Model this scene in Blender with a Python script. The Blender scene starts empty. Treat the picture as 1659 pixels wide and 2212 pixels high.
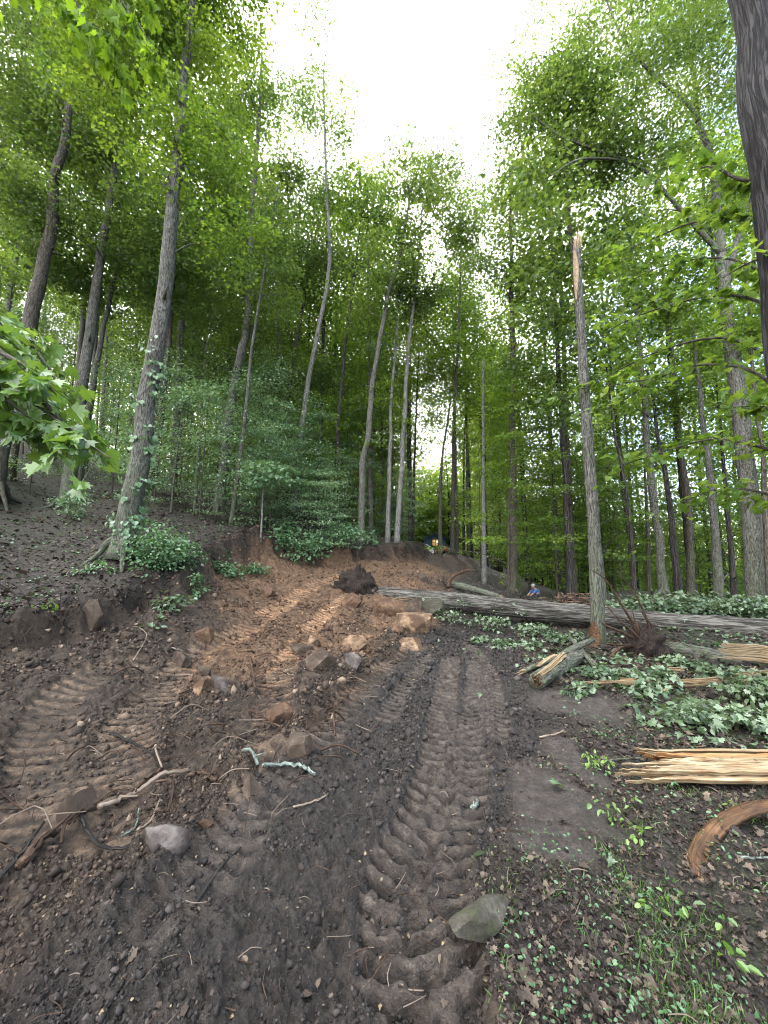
import bpy, bmesh, math, time
import numpy as np
from mathutils import Vector, Matrix
T0 = time.time()
S = bpy.context.scene
C = S.collection
rad = math.radians
# ------------------------------------------------------------ camera, world, sun, exposure
PITCH = rad(7.5)
CAMH = 1.6
cd = bpy.data.cameras.new('camera')
cam = bpy.data.objects.new('camera', cd); C.objects.link(cam)
cam.location = (0, 0, CAMH)
cam.rotation_euler = (rad(90) + PITCH, 0, 0)
cd.sensor_fit = 'VERTICAL'; cd.sensor_height = 24.0; cd.lens = 24.0 * 834 / 2212
cd.clip_start = 0.05; cd.clip_end = 1500
S.camera = cam
SUN_AZ, SUN_EL = rad(-5), rad(38)          # behind the trees, straight ahead
w = bpy.data.worlds.new('World'); S.world = w; w.use_nodes = True
nt = w.node_tree; nt.nodes.clear()
def wn(t, **k):
    n = nt.nodes.new(t)
    for a, b in k.items(): setattr(n, a, b)
    return n
out = wn('ShaderNodeOutputWorld'); bg = wn('ShaderNodeBackground')
sky = wn('ShaderNodeTexSky', sky_type='NISHITA', sun_disc=False, sun_elevation=SUN_EL, sun_rotation=SUN_AZ, air_density=1.0, dust_density=1.0)
tcw = wn('ShaderNodeTexCoord'); mpw = wn('ShaderNodeMapping')
mpw.inputs['Scale'].default_value = (2.2, 2.2, 3.2); mpw.inputs['Location'].default_value = (3.1, .4, 1.2)
nz = wn('ShaderNodeTexNoise'); nz.inputs['Scale'].default_value = 1.3; nz.inputs['Detail'].default_value = 6; nz.inputs['Roughness'].default_value = .55
sep = wn('ShaderNodeSeparateXYZ'); nt.links.new(tcw.outputs['Generated'], sep.inputs[0])
nt.links.new(tcw.outputs['Generated'], mpw.inputs[0]); nt.links.new(mpw.outputs[0], nz.inputs['Vector'])
m1 = wn('ShaderNodeMath', operation='MULTIPLY_ADD')      # clouds thin out towards the right of the view
nt.links.new(sep.outputs['X'], m1.inputs[0]); m1.inputs[1].default_value = -1.3; m1.inputs[2].default_value = .80
m2 = wn('ShaderNodeMath', operation='ADD'); nt.links.new(m1.outputs[0], m2.inputs[0])
nt.links.new(nz.outputs['Fac'], m2.inputs[1])
mr = wn('ShaderNodeMapRange', interpolation_type='SMOOTHSTEP'); mr.inputs['From Min'].default_value = .72; mr.inputs['From Max'].default_value = 1.0
nt.links.new(m2.outputs[0], mr.inputs['Value'])
mx = wn('ShaderNodeMix', data_type='RGBA'); mx.inputs['B'].default_value = (13.0, 13.2, 13.6, 1)
nt.links.new(mr.outputs[0], mx.inputs['Factor']); nt.links.new(sky.outputs[0], mx.inputs['A'])
nt.links.new(mx.outputs['Result'], bg.inputs['Color']); bg.inputs['Strength'].default_value = .085
nt.links.new(bg.outputs[0], out.inputs[0])
sl = bpy.data.lights.new('sun', 'SUN'); sl.energy = 1.5; sl.angle = rad(14); sl.color = (1, .95, .86)
sun = bpy.data.objects.new('sun', sl); C.objects.link(sun)
sdir = Vector((math.sin(SUN_AZ) * math.cos(SUN_EL), math.cos(SUN_AZ) * math.cos(SUN_EL), math.sin(SUN_EL)))
sun.rotation_euler = sdir.to_track_quat('Z', 'Y').to_euler(); sun.location = (0, 60, 60)
S.view_settings.view_transform = 'Standard'; S.view_settings.look = 'None'
S.view_settings.gamma = 1.0; S.view_settings.use_curve_mapping = False
S.view_settings.exposure = 3.0
cy = S.cycles
cy.max_bounces = 9; cy.diffuse_bounces = 6; cy.glossy_bounces = 2; cy.transmission_bounces = 6; cy.transparent_max_bounces = 4
cy.use_denoising = True; cy.sample_clamp_indirect = 6; cy.caustics_reflective = False; cy.caustics_refractive = False
cy.denoising_prefilter = 'ACCURATE'; cy.denoising_input_passes = 'RGB_ALBEDO_NORMAL'; cy.use_adaptive_sampling = True; cy.adaptive_threshold = .006; cy.pixel_filter_type = 'BLACKMAN_HARRIS'; cy.filter_width = 1.05
S.render.use_persistent_data = False

# ------------------------------------------------------------ helpers
cp, sp = math.cos(PITCH), math.sin(PITCH)
def ray(u, v):                      # a direction per metre forward, from photo coordinates (1659 x 2212)
    xc = (u - 829.5) / 834; yc = -(v - 1106) / 834
    f = cp - yc * sp
    return xc / f, (sp + yc * cp) / f
def P(u, v, Y):
    a, b = ray(u, v); return np.array([a * Y, Y, CAMH + b * Y])
def mpp(v, Y):                      # metres per photo pixel
    yc = -(v - 1106) / 834
    return Y / (cp - yc * sp) / 834
def hsh(ix, iy, s):
    h = (ix.astype(np.int64) * 374761393 + iy.astype(np.int64) * 668265263 + s * 1274126177) & 0xffffffff
    h = ((h ^ (h >> 13)) * 1274126177) & 0xffffffff
    h = ((h ^ (h >> 15)) * 2246822519) & 0xffffffff
    return ((h ^ (h >> 16)) & 0xffffff) / float(0xffffff)
def noise2(x, y, s=0):
    ix = np.floor(x); iy = np.floor(y); fx = x - ix; fy = y - iy
    ux = fx * fx * fx * (fx * (fx * 6 - 15) + 10); uy = fy * fy * fy * (fy * (fy * 6 - 15) + 10)
    def g(a, b):
        t = hsh(ix + a, iy + b, s) * 2 * np.pi
        return np.cos(t) * (fx - a) + np.sin(t) * (fy - b)
    return 1.5 * ((g(0, 0) * (1 - ux) + g(1, 0) * ux) * (1 - uy) + (g(0, 1) * (1 - ux) + g(1, 1) * ux) * uy)
def fbm(x, y, o=4, s=0, gain=.5):
    r = 0 * x; a = 1.; f = 1.
    for i in range(o): r = r + a * noise2(x * f, y * f, s + i * 17); a *= gain; f *= 2.03
    return r
def worley(x, y, s=0):
    ix = np.floor(x); iy = np.floor(y); best = np.full(x.shape, 9.); second = best.copy(); idv = 0 * x
    for a in (-1, 0, 1):
        for b in (-1, 0, 1):
            cx = ix + a; cyy = iy + b
            dx = cx + hsh(cx, cyy, s) - x; dy = cyy + hsh(cx, cyy, s + 5) - y
            d = dx * dx + dy * dy
            m = d < best
            second = np.where(m, best, np.minimum(second, d)); idv = np.where(m, hsh(cx, cyy, s + 9), idv); best = np.where(m, d, best)
    return np.sqrt(best), np.sqrt(second), idv
def sstep(a, b, x):
    t = np.clip((x - a) / (b - a), 0, 1); return t * t * (3 - 2 * t)
def poly_sd(x, y, pts):             # signed distance to a polyline (left of it positive) and arc length
    best = np.full(np.shape(x), 1e9); sd = best.copy(); ss = 0 * best; acc = 0
    pts = np.array(pts)[:, :2]
    for a, b in zip(pts[:-1], pts[1:]):
        d = b - a; L = np.hypot(*d) + 1e-9; t = ((x - a[0]) * d[0] + (y - a[1]) * d[1]) / L / L
        tc = np.clip(t, 0, 1); ex = x - a[0] - tc * d[0]; ey = y - a[1] - tc * d[1]; q = np.hypot(ex, ey)
        cr = (d[0] * (y - a[1]) - d[1] * (x - a[0])) / L
        m = q < best
        best = np.where(m, q, best); sd = np.where(m, np.sign(cr) * q, sd); ss = np.where(m, acc + tc * L, ss); acc += L
    return sd, ss
def crom(pts, n=6):
    p = np.array(pts, float)
    if len(p) < 3:
        t = np.linspace(0, 1, n * (len(p) - 1) + 1)[:, None]; return p[0] * (1 - t) + p[-1] * t
    q = np.vstack([2 * p[0] - p[1], p, 2 * p[-1] - p[-2]]); o = []
    for i in range(1, len(q) - 2):
        for k in range(n):
            t = k / n; a, b, c, d = q[i - 1], q[i], q[i + 1], q[i + 2]
            o.append(.5 * ((2 * b) + (c - a) * t + (2 * a - 5 * b + 4 * c - d) * t * t + (3 * b - a - 3 * c + d) * t ** 3))
    o.append(q[-2]); return np.array(o)
def unit(v):
    return v / (np.linalg.norm(v, axis=-1, keepdims=True) + 1e-12)

class MB:
    def __init__(s): s.V = []; s.F = []; s.tc = []; s.rn = []; s.n = 0
    def add(s, V, F, tc=None, rn=0., mat=0):
        V = np.asarray(V, float)
        s.V.append(V); s.tc.append(V if tc is None else tc)
        s.rn.append(np.broadcast_to(np.asarray(rn, float), (len(V),)) if np.ndim(rn) else np.full(len(V), float(rn)))
        for f in (F if isinstance(F, list) else [F]):
            f = np.asarray(f)
            if len(f): s.F.append((f + s.n, mat))
        s.n += len(V)
    def build(s, name, mats, parent=None, smooth=True, origin=None):
        V = np.concatenate(s.V); tc = np.concatenate(s.tc); rn = np.concatenate(s.rn)
        if origin is not None: V = V - np.asarray(origin)
        me = bpy.data.meshes.new(name)
        me.vertices.add(len(V)); me.vertices.foreach_set('co', V.astype(np.float32).ravel())
        li = np.concatenate([f.ravel() for f, m in s.F]); tot = np.concatenate([np.full(len(f), f.shape[1]) for f, m in s.F])
        mi = np.concatenate([np.full(len(f), m) for f, m in s.F])
        me.loops.add(len(li)); me.loops.foreach_set('vertex_index', li.astype(np.int32))
        st = np.concatenate([[0], np.cumsum(tot)[:-1]])
        me.polygons.add(len(tot)); me.polygons.foreach_set('loop_start', st.astype(np.int32)); me.polygons.foreach_set('loop_total', tot.astype(np.int32))
        me.polygons.foreach_set('material_index', mi.astype(np.int32))
        me.update(calc_edges=True)
        me.polygons.foreach_set('use_smooth', np.full(len(tot), bool(smooth)))
        a = me.attributes.new('tc', 'FLOAT_VECTOR', 'POINT'); a.data.foreach_set('vector', tc.astype(np.float32).ravel())
        a = me.attributes.new('rnd', 'FLOAT', 'POINT'); a.data.foreach_set('value', rn.astype(np.float32))
        for m in (mats if isinstance(mats, list) else [mats]): me.materials.append(m)
        o = bpy.data.objects.new(name, me); C.objects.link(o)
        if parent is not None: o.parent = parent
        if origin is not None and parent is None: o.location = origin
        return o

def tube(path, r, seg=8, rough=0., rng=None, cap=True, lump=0., z0=0., furrow=0.):
    path = np.asarray(path, float); n = len(path); r = np.broadcast_to(np.asarray(r, float), (n,)).copy()
    t = unit(np.gradient(path, axis=0))
    ref = np.array([0., 0, 1]) if abs(t[0][2]) < .8 else np.array([1., 0, 0])
    a = unit(np.cross(t[0], ref)); A = [a]
    for i in range(1, n):
        a = a - t[i] * np.dot(a, t[i]); a = a / (np.linalg.norm(a) + 1e-12); A.append(a)
    A = np.array(A); B = np.cross(t, A)
    th = np.arange(seg) / seg * 2 * np.pi
    s = np.concatenate([[0], np.cumsum(np.linalg.norm(np.diff(path, axis=0), axis=1))]) + z0
    rr = np.repeat(r[:, None], seg, 1)
    if rough or lump:
        TH, SS = np.meshgrid(th, s)
        X = np.cos(TH) * 3; Yy = np.sin(TH) * 3
        if lump: rr = rr * (1 + lump * noise2(X * .5 + 7, SS * 1.7 + Yy * .5, 3))
        if furrow: rr = rr * (1 - furrow * np.clip(1 - 5 * np.abs(noise2(X * 2.6 + 3 + SS * .25, SS * 1.3 + Yy * 2.6, 21)), 0, 1) + furrow * .6 * noise2(X * 6, Yy * 6 + SS * 4, 22))
        if rough: rr = rr * (1 + rough * noise2(X * 1.9 + SS * .6, SS * 1.2 + Yy * 1.9, 11))
    V = path[:, None, :] + (A[:, None, :] * np.cos(th)[None, :, None] + B[:, None, :] * np.sin(th)[None, :, None]) * rr[..., None]
    tc = np.stack([np.cos(th)[None, :] * rr, np.sin(th)[None, :] * rr, np.repeat(s[:, None], seg, 1)], -1)
    i = np.arange(n - 1)[:, None]; j = np.arange(seg)[None, :]; j2 = (j + 1) % seg
    F = np.stack([i * seg + j, i * seg + j2, (i + 1) * seg + j2, (i + 1) * seg + j], -1).reshape(-1, 4)
    V = V.reshape(-1, 3); tc = tc.reshape(-1, 3); Fs = [F]
    if cap:
        k = len(V); V = np.vstack([V, path[0], path[-1]]); tc = np.vstack([tc, [0, 0, s[0]], [0, 0, s[-1]]])
        jj = np.arange(seg); b = (n - 1) * seg
        Fs.append(np.stack([np.full(seg, k), (jj + 1) % seg, jj], -1)); Fs.append(np.stack([np.full(seg, k + 1), b + jj, b + (jj + 1) % seg], -1))
    return V, Fs, tc

SHAPES = {}
def _sh(half, cz=None):
    pts = half + [(-x, y) for x, y in half[::-1] if abs(x) > 1e-6]
    c = cz or (0, .4); V = np.array([c] + pts); n = len(pts)
    return V, np.array([[0, 1 + k, 1 + (k + 1) % n] for k in range(n)])
SHAPES['maple'] = _sh([(0, 0), (.2, -.04), (.45, -.08), (.37, .13), (.66, .3), (.46, .4), (.56, .68), (.3, .56), (.24, .78), (.1, .8), (0, 1.08)])
SHAPES['tulip'] = _sh([(0, 0), (.32, .0), (.48, .3), (.3, .42), (.42, .85), (0, .72)])
SHAPES['oak'] = _sh([(0, 0), (.1, .12), (.3, .15), (.14, .3), (.36, .42), (.18, .52), (.34, .72), (.12, .78), (0, 1.05)])
SHAPES['oval'] = (np.array([(0, 0), (.3, .3), (.26, .7), (0, 1.), (-.26, .7), (-.3, .3)]), [np.array([[0, 1, 2, 3], [0, 3, 4, 5]])])
SHAPES['leaf'] = (np.array([(0, 0), (.42, .45), (0, 1.), (-.42, .45)]), [np.array([[0, 1, 2, 3]])])
SHAPES['blade'] = (np.array([(-.05, 0), (.05, 0), (.04, .55), (-.04, .55), (0, 1.)]), [np.array([[0, 1, 2, 3]]), np.array([[3, 2, 4]])])
def leaves(mb, c, d, n, size, shape, rng, fold=.25, curl=.2, mat=0, rn=None):
    N = len(c)
    if N == 0: return
    d = unit(d); s = unit(np.cross(d, n)); n = np.cross(s, d)
    uv, F = SHAPES[shape]; F = F if isinstance(F, list) else [F]; k = len(uv)
    size = np.broadcast_to(size, (N,))[:, None, None]
    x = uv[:, 0][None, :, None]; y = uv[:, 1][None, :, None]
    fo = (fold * rng.uniform(.3, 1.6, N))[:, None, None]; cu = (curl * rng.uniform(-.3, 1.6, N))[:, None, None]
    V = c[:, None, :] + size * (x * s[:, None, :] + y * d[:, None, :] + (fo * np.abs(x) - cu * y * y) * n[:, None, :])
    r = rng.random(N) if rn is None else rn
    Fo = [(f[None] + (np.arange(N) * k)[:, None, None]).reshape(-1, f.shape[1]) for f in F]
    tc = np.broadcast_to(np.concatenate([uv, 0 * uv[:, :1]], 1)[None], (N, k, 3)).reshape(-1, 3)
    mb.add(V.reshape(-1, 3), Fo, tc=tc, rn=np.repeat(r, k), mat=mat)

def tag(o, label=None, cat=None, group=None, kind=None):
    if label: o['label'] = label
    if cat: o['category'] = cat
    if group: o['group'] = group
    if kind: o['kind'] = kind
    return o
def empty(name, loc, label, cat, group=None):
    o = bpy.data.objects.new(name, None); C.objects.link(o); o.location = tuple(float(q) for q in loc); o.empty_display_size = .2
    bpy.context.view_layer.update() if False else None
    return tag(o, label, cat, group)
def place(mb, name, mats, parent, smooth=True):
    """build mesh given in world coordinates under an Empty parent"""
    o = mb.build(name, mats, None, smooth, origin=np.array(parent.location)); o.location = (0, 0, 0); o.parent = parent
    return o
def copy_tree(o, parent=None):
    c = o.copy(); C.objects.link(c); c.parent = parent
    for ch in list(o.children): copy_tree(ch, c)
    return c

# ------------------------------------------------------------ materials
class NT:
    def __init__(s, name):
        s.m = bpy.data.materials.new(name); s.m.use_nodes = True; s.t = s.m.node_tree; s.t.nodes.clear()
        s.o = s.n('ShaderNodeOutputMaterial')
    def n(s, t, **k):
        x = s.t.nodes.new(t)
        for a, b in k.items(): setattr(x, a, b)
        return x
    def l(s, a, b): s.t.links.new(a, b)
    def attr(s, name, out='Vector'):
        return s.n('ShaderNodeAttribute', attribute_name=name).outputs[out]
    def mapping(s, vec, scale):
        m = s.n('ShaderNodeMapping'); m.inputs['Scale'].default_value = scale; s.l(vec, m.inputs[0]); return m.outputs[0]
    def noise(s, vec, scale, detail=4, rough=.55, dist=0):
        x = s.n('ShaderNodeTexNoise'); x.inputs['Scale'].default_value = scale; x.inputs['Detail'].default_value = detail
        x.inputs['Roughness'].default_value = rough; x.inputs['Distortion'].default_value = dist
        if vec is not None: s.l(vec, x.inputs['Vector'])
        return x.outputs['Fac']
    def vor(s, vec, scale, feature='F1', rnd=1):
        x = s.n('ShaderNodeTexVoronoi', feature=feature); x.inputs['Scale'].default_value = scale; x.inputs['Randomness'].default_value = rnd
        s.l(vec, x.inputs['Vector']); return x
    def ramp(s, fac, stops):
        r = s.n('ShaderNodeValToRGB'); e = r.color_ramp.elements
        while len(e) < len(stops): e.new(.5)
        for q, (p, c) in zip(e, stops): q.position = p; q.color = (*c, 1) if len(c) == 3 else c
        s.l(fac, r.inputs[0]); return r.outputs[0]
    def rng(s, v, a, b, c=0, d=1):
        r = s.n('ShaderNodeMapRange'); s.l(v, r.inputs[0])
        for i, q in enumerate((a, b, c, d)): r.inputs[i + 1].default_value = q
        return r.outputs[0]
    def mix(s, f, a, b, mode='MIX'):
        m = s.n('ShaderNodeMix', data_type='RGBA', blend_type=mode)
        for q, k in ((f, 'Factor'), (a, 'A'), (b, 'B')):
            i = m.inputs[k] if k != 'Factor' else m.inputs[0]
            if k == 'A': i = m.inputs[6]
            if k == 'B': i = m.inputs[7]
            if isinstance(q, (int, float)): i.default_value = q if k == 'Factor' else (q, q, q, 1)
            elif isinstance(q, tuple): i.default_value = (*q, 1)
            else: s.l(q, i)
        return m.outputs[2]
    def math(s, op, a, b=0.):
        m = s.n('ShaderNodeMath', operation=op)
        for i, q in enumerate((a, b)):
            if isinstance(q, (int, float)): m.inputs[i].default_value = q
            else: s.l(q, m.inputs[i])
        return m.outputs[0]
    def bump(s, h, strength, dist):
        b = s.n('ShaderNodeBump'); b.inputs['Strength'].default_value = strength; b.inputs['Distance'].default_value = dist
        s.l(h, b.inputs['Height']); return b.outputs[0]
    def prin(s, col, rough=.8, spec=.3, normal=None, metal=0.):
        p = s.n('ShaderNodeBsdfPrincipled')
        if isinstance(col, tuple): p.inputs['Base Color'].default_value = (*col, 1)
        else: s.l(col, p.inputs['Base Color'])
        if isinstance(rough, (int, float)): p.inputs['Roughness'].default_value = rough
        else: s.l(rough, p.inputs['Roughness'])
        p.inputs['Specular IOR Level'].default_value = spec; p.inputs['Metallic'].default_value = metal
        if normal is not None: s.l(normal, p.inputs['Normal'])
        return p
    def done(s, sh): s.l(sh.outputs[0] if hasattr(sh, 'outputs') else sh, s.o.inputs[0]); return s.m

def mat_leaf(name, a, b, c, trans=.45, rough=.45, spec=.5, dry=None):
    t = NT(name); r = t.attr('rnd', 'Fac')
    st = [(0, a), (.5, b), (1, c)]
    col = t.ramp(r, st)
    gm = t.n('ShaderNodeNewGeometry')
    n = t.noise(gm.outputs['Position'], .55, 2)
    col = t.mix(t.rng(n, .3, .7), col, t.mix(1., col, (.62, .72, .7), 'MULTIPLY'))
    p = t.prin(col, rough, spec)
    tr = t.n('ShaderNodeBsdfTranslucent'); tcl = t.mix(1., col, (1.45, 1.3, .65), 'MULTIPLY'); t.l(tcl, tr.inputs[0])
    ms = t.n('ShaderNodeMixShader'); ms.inputs[0].default_value = trans; t.l(p.outputs[0], ms.inputs[1]); t.l(tr.outputs[0], ms.inputs[2])
    return t.done(ms)
def mat_bark(name, dark, mid, light, zs=.22, scale=28, lichen=0., bump=.6, moss=0.):
    t = NT(name); v = t.attr('tc'); m = t.mapping(v, (1, 1, zs))
    n1 = t.noise(m, scale, 5, .65, .4); n2 = t.noise(v, 3.5, 4, .6); n3 = t.noise(v, 14, 5, .7)
    wv = t.mapping(v, (1, 1, zs * .45)); nw = t.noise(wv, scale * 1.7, 4, .6, 1.2)
    h = t.math('ADD', t.math('MULTIPLY', n1, .55), t.rng(nw, .38, .56, 0, .45))
    col = t.ramp(h, [(.25, dark), (.55, mid), (.85, light)])
    col = t.mix(t.rng(n2, .4, .65, 0, .5), col, t.mix(1., col, (.6, .58, .55), 'MULTIPLY'))
    if lichen: col = t.mix(t.rng(n3, .58, .68, 0, lichen), col, (.30, .36, .31))
    if moss:
        sx = t.n('ShaderNodeSeparateXYZ'); t.l(v, sx.inputs[0])
        col = t.mix(t.math('MULTIPLY', t.rng(n3, .42, .6, 0, moss), t.rng(sx.outputs[2], 0, 3.5, 1, 0)), col, (.06, .09, .03))
    return t.done(t.prin(col, .88, .2, t.bump(h, bump, .03)))
def mat_wood(name, a, b, c, scale=60, zs=.06):
    t = NT(name); v = t.attr('tc'); m = t.mapping(v, (1, 1, zs)); n = t.noise(m, scale, 5, .6, .3); n2 = t.noise(v, 4, 3, .6)
    col = t.ramp(n, [(.3, a), (.5, b), (.72, c)]); col = t.mix(t.rng(n2, .45, .65, 0, .6), col, t.mix(1., col, (.8, .58, .36), 'MULTIPLY'))
    return t.done(t.prin(col, .7, .3, t.bump(n, .5, .01)))
def mat_rock(name, a, b, c, soil=(.10, .062, .038), cover=.6, moss=None):
    t = NT(name); tc = t.n('ShaderNodeTexCoord').outputs['Object']
    gm = t.n('ShaderNodeNewGeometry').outputs['Position']
    n = t.noise(gm, 9, 6, .7); n2 = t.noise(gm, 26, 5, .7); n3 = t.noise(gm, 5, 4, .65)
    col = t.ramp(n, [(.3, a), (.5, b), (.7, c)])
    col = t.mix(t.rng(n2, .5, .62, 0, .5), col, t.mix(1., col, (.55, .52, .5), 'MULTIPLY'))
    col = t.mix(t.rng(n3, .42, .56, 0, cover), col, soil)
    if moss: col = t.mix(t.rng(t.noise(gm, 14, 5, .7), .5, .62, 0, .8), col, moss)
    hh = t.math('ADD', t.math('MULTIPLY', n, .7), t.math('MULTIPLY', n2, .4))
    return t.done(t.prin(col, .85, .25, t.bump(hh, .7, .03)))
def flat(name, col, rough=.6, spec=.4, metal=0., nscale=20, var=.25):
    t = NT(name); gm = t.n('ShaderNodeNewGeometry').outputs['Position']; n = t.noise(gm, nscale, 4, .6)
    c = t.mix(t.rng(n, .35, .65, 0, var), col, tuple(q * .55 for q in col))
    return t.done(t.prin(c, rough, spec, t.bump(n, .15, .01), metal))

L_mid = mat_leaf('leaf_canopy_green', (.058, .105, .034), (.10, .168, .045), (.155, .225, .058), trans=.54)
L_dark = mat_leaf('leaf_canopy_dark', (.05, .09, .032), (.08, .135, .044), (.12, .175, .055), trans=.54)
L_yel = mat_leaf('leaf_yellow_green', (.08, .15, .03), (.13, .215, .038), (.2, .29, .05), trans=.55, spec=.35)
L_blue = mat_leaf('leaf_blue_green', (.085, .16, .075), (.13, .225, .11), (.19, .3, .165), trans=.32, rough=.35, spec=.8)
L_near = mat_leaf('leaf_maple_near', (.09, .17, .04), (.14, .24, .05), (.21, .32, .07), trans=.42, rough=.33, spec=.8)
L_over = mat_leaf('leaf_overhang', (.11, .2, .02), (.16, .27, .025), (.22, .34, .04), trans=.65, rough=.6, spec=.15)
L_pale = mat_leaf('leaf_pale_layered', (.13, .22, .12), (.19, .3, .17), (.28, .40, .25), trans=.35, rough=.35, spec=.8)
L_fall = mat_leaf('leaf_torn_green', (.03, .055, .02), (.10, .15, .07), (.24, .30, .2), trans=.25, rough=.4, spec=.7)  # pale end of the ramp has sky reflection put into the leaf colour
L_grass = mat_leaf('grass_blades', (.05, .10, .025), (.085, .15, .04), (.14, .21, .065), trans=.3)
L_dry = mat_leaf('leaf_litter_brown', (.018, .012, .010), (.045, .030, .024), (.15, .108, .078), trans=.08, rough=.7, spec=.3)
B_grey = mat_bark('bark_grey', (.022, .02, .017), (.075, .072, .062), (.17, .165, .148), zs=.35, lichen=.35, moss=.6)
B_dark = mat_bark('bark_dark', (.01, .009, .009), (.03, .027, .025), (.085, .078, .072), zs=.14, scale=22, bump=1.)
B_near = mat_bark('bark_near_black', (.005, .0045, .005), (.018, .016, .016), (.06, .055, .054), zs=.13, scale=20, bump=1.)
B_brown = mat_bark('bark_brown', (.018, .015, .012), (.055, .047, .038), (.12, .105, .088), zs=.25, lichen=.3, moss=.4)
B_pale = mat_bark('bark_pale_grey', (.045, .042, .038), (.13, .127, .118), (.25, .245, .23), zs=.3, lichen=.3)
B_log = mat_bark('bark_log_furrowed', (.018, .016, .014), (.065, .06, .052), (.18, .17, .152), zs=.10, scale=16, bump=1.)
B_twig = mat_bark('twig_bark', (.02, .017, .013), (.05, .043, .034), (.1, .088, .07), zs=.5)
B_lichen = mat_bark('stick_lichen', (.045, .045, .04), (.13, .15, .13), (.26, .33, .29), zs=.5, lichen=.9)
B_root = mat_bark('root_bark', (.018, .011, .008), (.055, .034, .023), (.12, .072, .048), zs=.3)
B_rootd = mat_bark('root_soil_dark', (.009, .007, .006), (.022, .016, .013), (.048, .035, .028), zs=.5)
W_pale = mat_wood('fresh_split_wood', (.07, .043, .022), (.21, .155, .09), (.38, .315, .215))
W_orange = mat_wood('orange_inner_bark', (.018, .009, .005), (.062, .032, .014), (.15, .085, .04), scale=45, zs=.1)
W_stick = mat_wood('peeled_stick', (.05, .036, .027), (.14, .11, .085), (.27, .23, .19), scale=40)
R_tan = mat_rock('rock_orange_tan', (.11, .065, .038), (.20, .13, .08), (.32, .23, .15), soil=(.06, .036, .022), cover=.9)
R_grey = mat_rock('rock_grey', (.04, .034, .031), (.085, .072, .066), (.15, .13, .12), soil=(.035, .025, .019), cover=.8)
R_soil = mat_rock('rock_soil_coated', (.03, .021, .016), (.06, .043, .031), (.12, .09, .068), soil=(.032, .022, .016), cover=.75)
R_moss = mat_rock('rock_mossy', (.018, .016, .012), (.038, .034, .026), (.10, .093, .075), soil=(.03, .025, .018), cover=.5, moss=(.035, .042, .018))
R_clay = mat_rock('clay_clod', (.05, .028, .017), (.095, .055, .033), (.17, .105, .066), soil=(.04, .024, .016), cover=.6)

def mat_ground():
    t = NT('ground_soil'); pos = t.n('ShaderNodeNewGeometry').outputs['Position']
    a = lambda n: t.attr(n, 'Fac')
    n1 = t.noise(pos, 2.2, 6, .65); n2 = t.noise(pos, 11, 6, .7); n3 = t.noise(pos, 48, 5, .75); n4 = t.noise(pos, 5, 5, .6, .6)
    dirt = t.ramp(n2, [(.3, (.016, .011, .008)), (.48, (.042, .029, .021)), (.68, (.10, .072, .052))])
    clay = t.ramp(n2, [(.28, (.050, .027, .016)), (.48, (.135, .077, .044)), (.70, (.27, .175, .11))])
    mud = t.ramp(n2, [(.3, (.012, .010, .009)), (.5, (.029, .024, .022)), (.70, (.066, .056, .052))])
    pack = t.ramp(n2, [(.3, (.034, .028, .026)), (.5, (.066, .055, .052)), (.72, (.12, .10, .096))])
    lit = t.ramp(n3, [(.3, (.012, .0095, .008)), (.5, (.03, .023, .020)), (.72, (.085, .068, .058))])
    col = t.mix(t.math('MULTIPLY', a('clay'), t.rng(n4, .28, .62, .45, 1)), dirt, clay)
    col = t.mix(a('mud'), col, mud)
    col = t.mix(a('pack'), col, pack)
    col = t.mix(a('press'), col, t.mix(1., col, (3.2, 3.15, 3.1), 'MULTIPLY'))  # pressed soil is paler; the gloss on the lugs is also put into this colour
    col = t.mix(a('litter'), col, lit)
    col = t.mix(t.math('MULTIPLY', a('top'), t.rng(n4, .25, .5, .4, .95)), col, t.ramp(n2, [(.3, (.006, .005, .004)), (.6, (.020, .015, .012)), (.8, (.045, .034, .027))]))
    green = t.ramp(n3, [(.35, (.016, .026, .008)), (.7, (.05, .08, .022))])
    col = t.mix(t.math('MULTIPLY', a('green'), t.rng(n4, .42, .6)), col, green)
    col = t.mix(t.math('MULTIPLY', a('road'), 1.), col, t.ramp(n3, [(.3, (.05, .047, .043)), (.7, (.11, .105, .098))]))
    col = t.mix(t.rng(n3, .55, .72, 0, .45), col, t.mix(1., col, (1.7, 1.65, 1.6), 'MULTIPLY'))
    col = t.mix(t.rng(n3, .47, .34, 0, .8), col, t.mix(1., col, (.35, .35, .35), 'MULTIPLY'))
    n5 = t.noise(pos, 130, 4, .75)
    col = t.mix(t.rng(n5, .56, .68, 0, .7), col, t.mix(1., col, (2.2, 2.15, 2.1), 'MULTIPLY'))
    col = t.mix(t.rng(n5, .46, .36, 0, .75), col, t.mix(1., col, (.3, .3, .3), 'MULTIPLY'))
    col = t.mix(1., col, (.80, .765, .69), 'MULTIPLY')
    h = t.math('ADD', t.math('ADD', t.math('MULTIPLY', n3, .4), t.math('MULTIPLY', n2, .8)), t.math('MULTIPLY', n5, .14))
    rough = t.rng(t.math('MULTIPLY', t.math('ADD', a('mud'), t.math('MULTIPLY', a('press'), .6)), t.rng(n4, .35, .6, .3, 1)), 0, 1, .85, .42)
    return t.done(t.prin(col, rough, .4, t.bump(h, 1.0, .07)))
M_ground = mat_ground()

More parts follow.
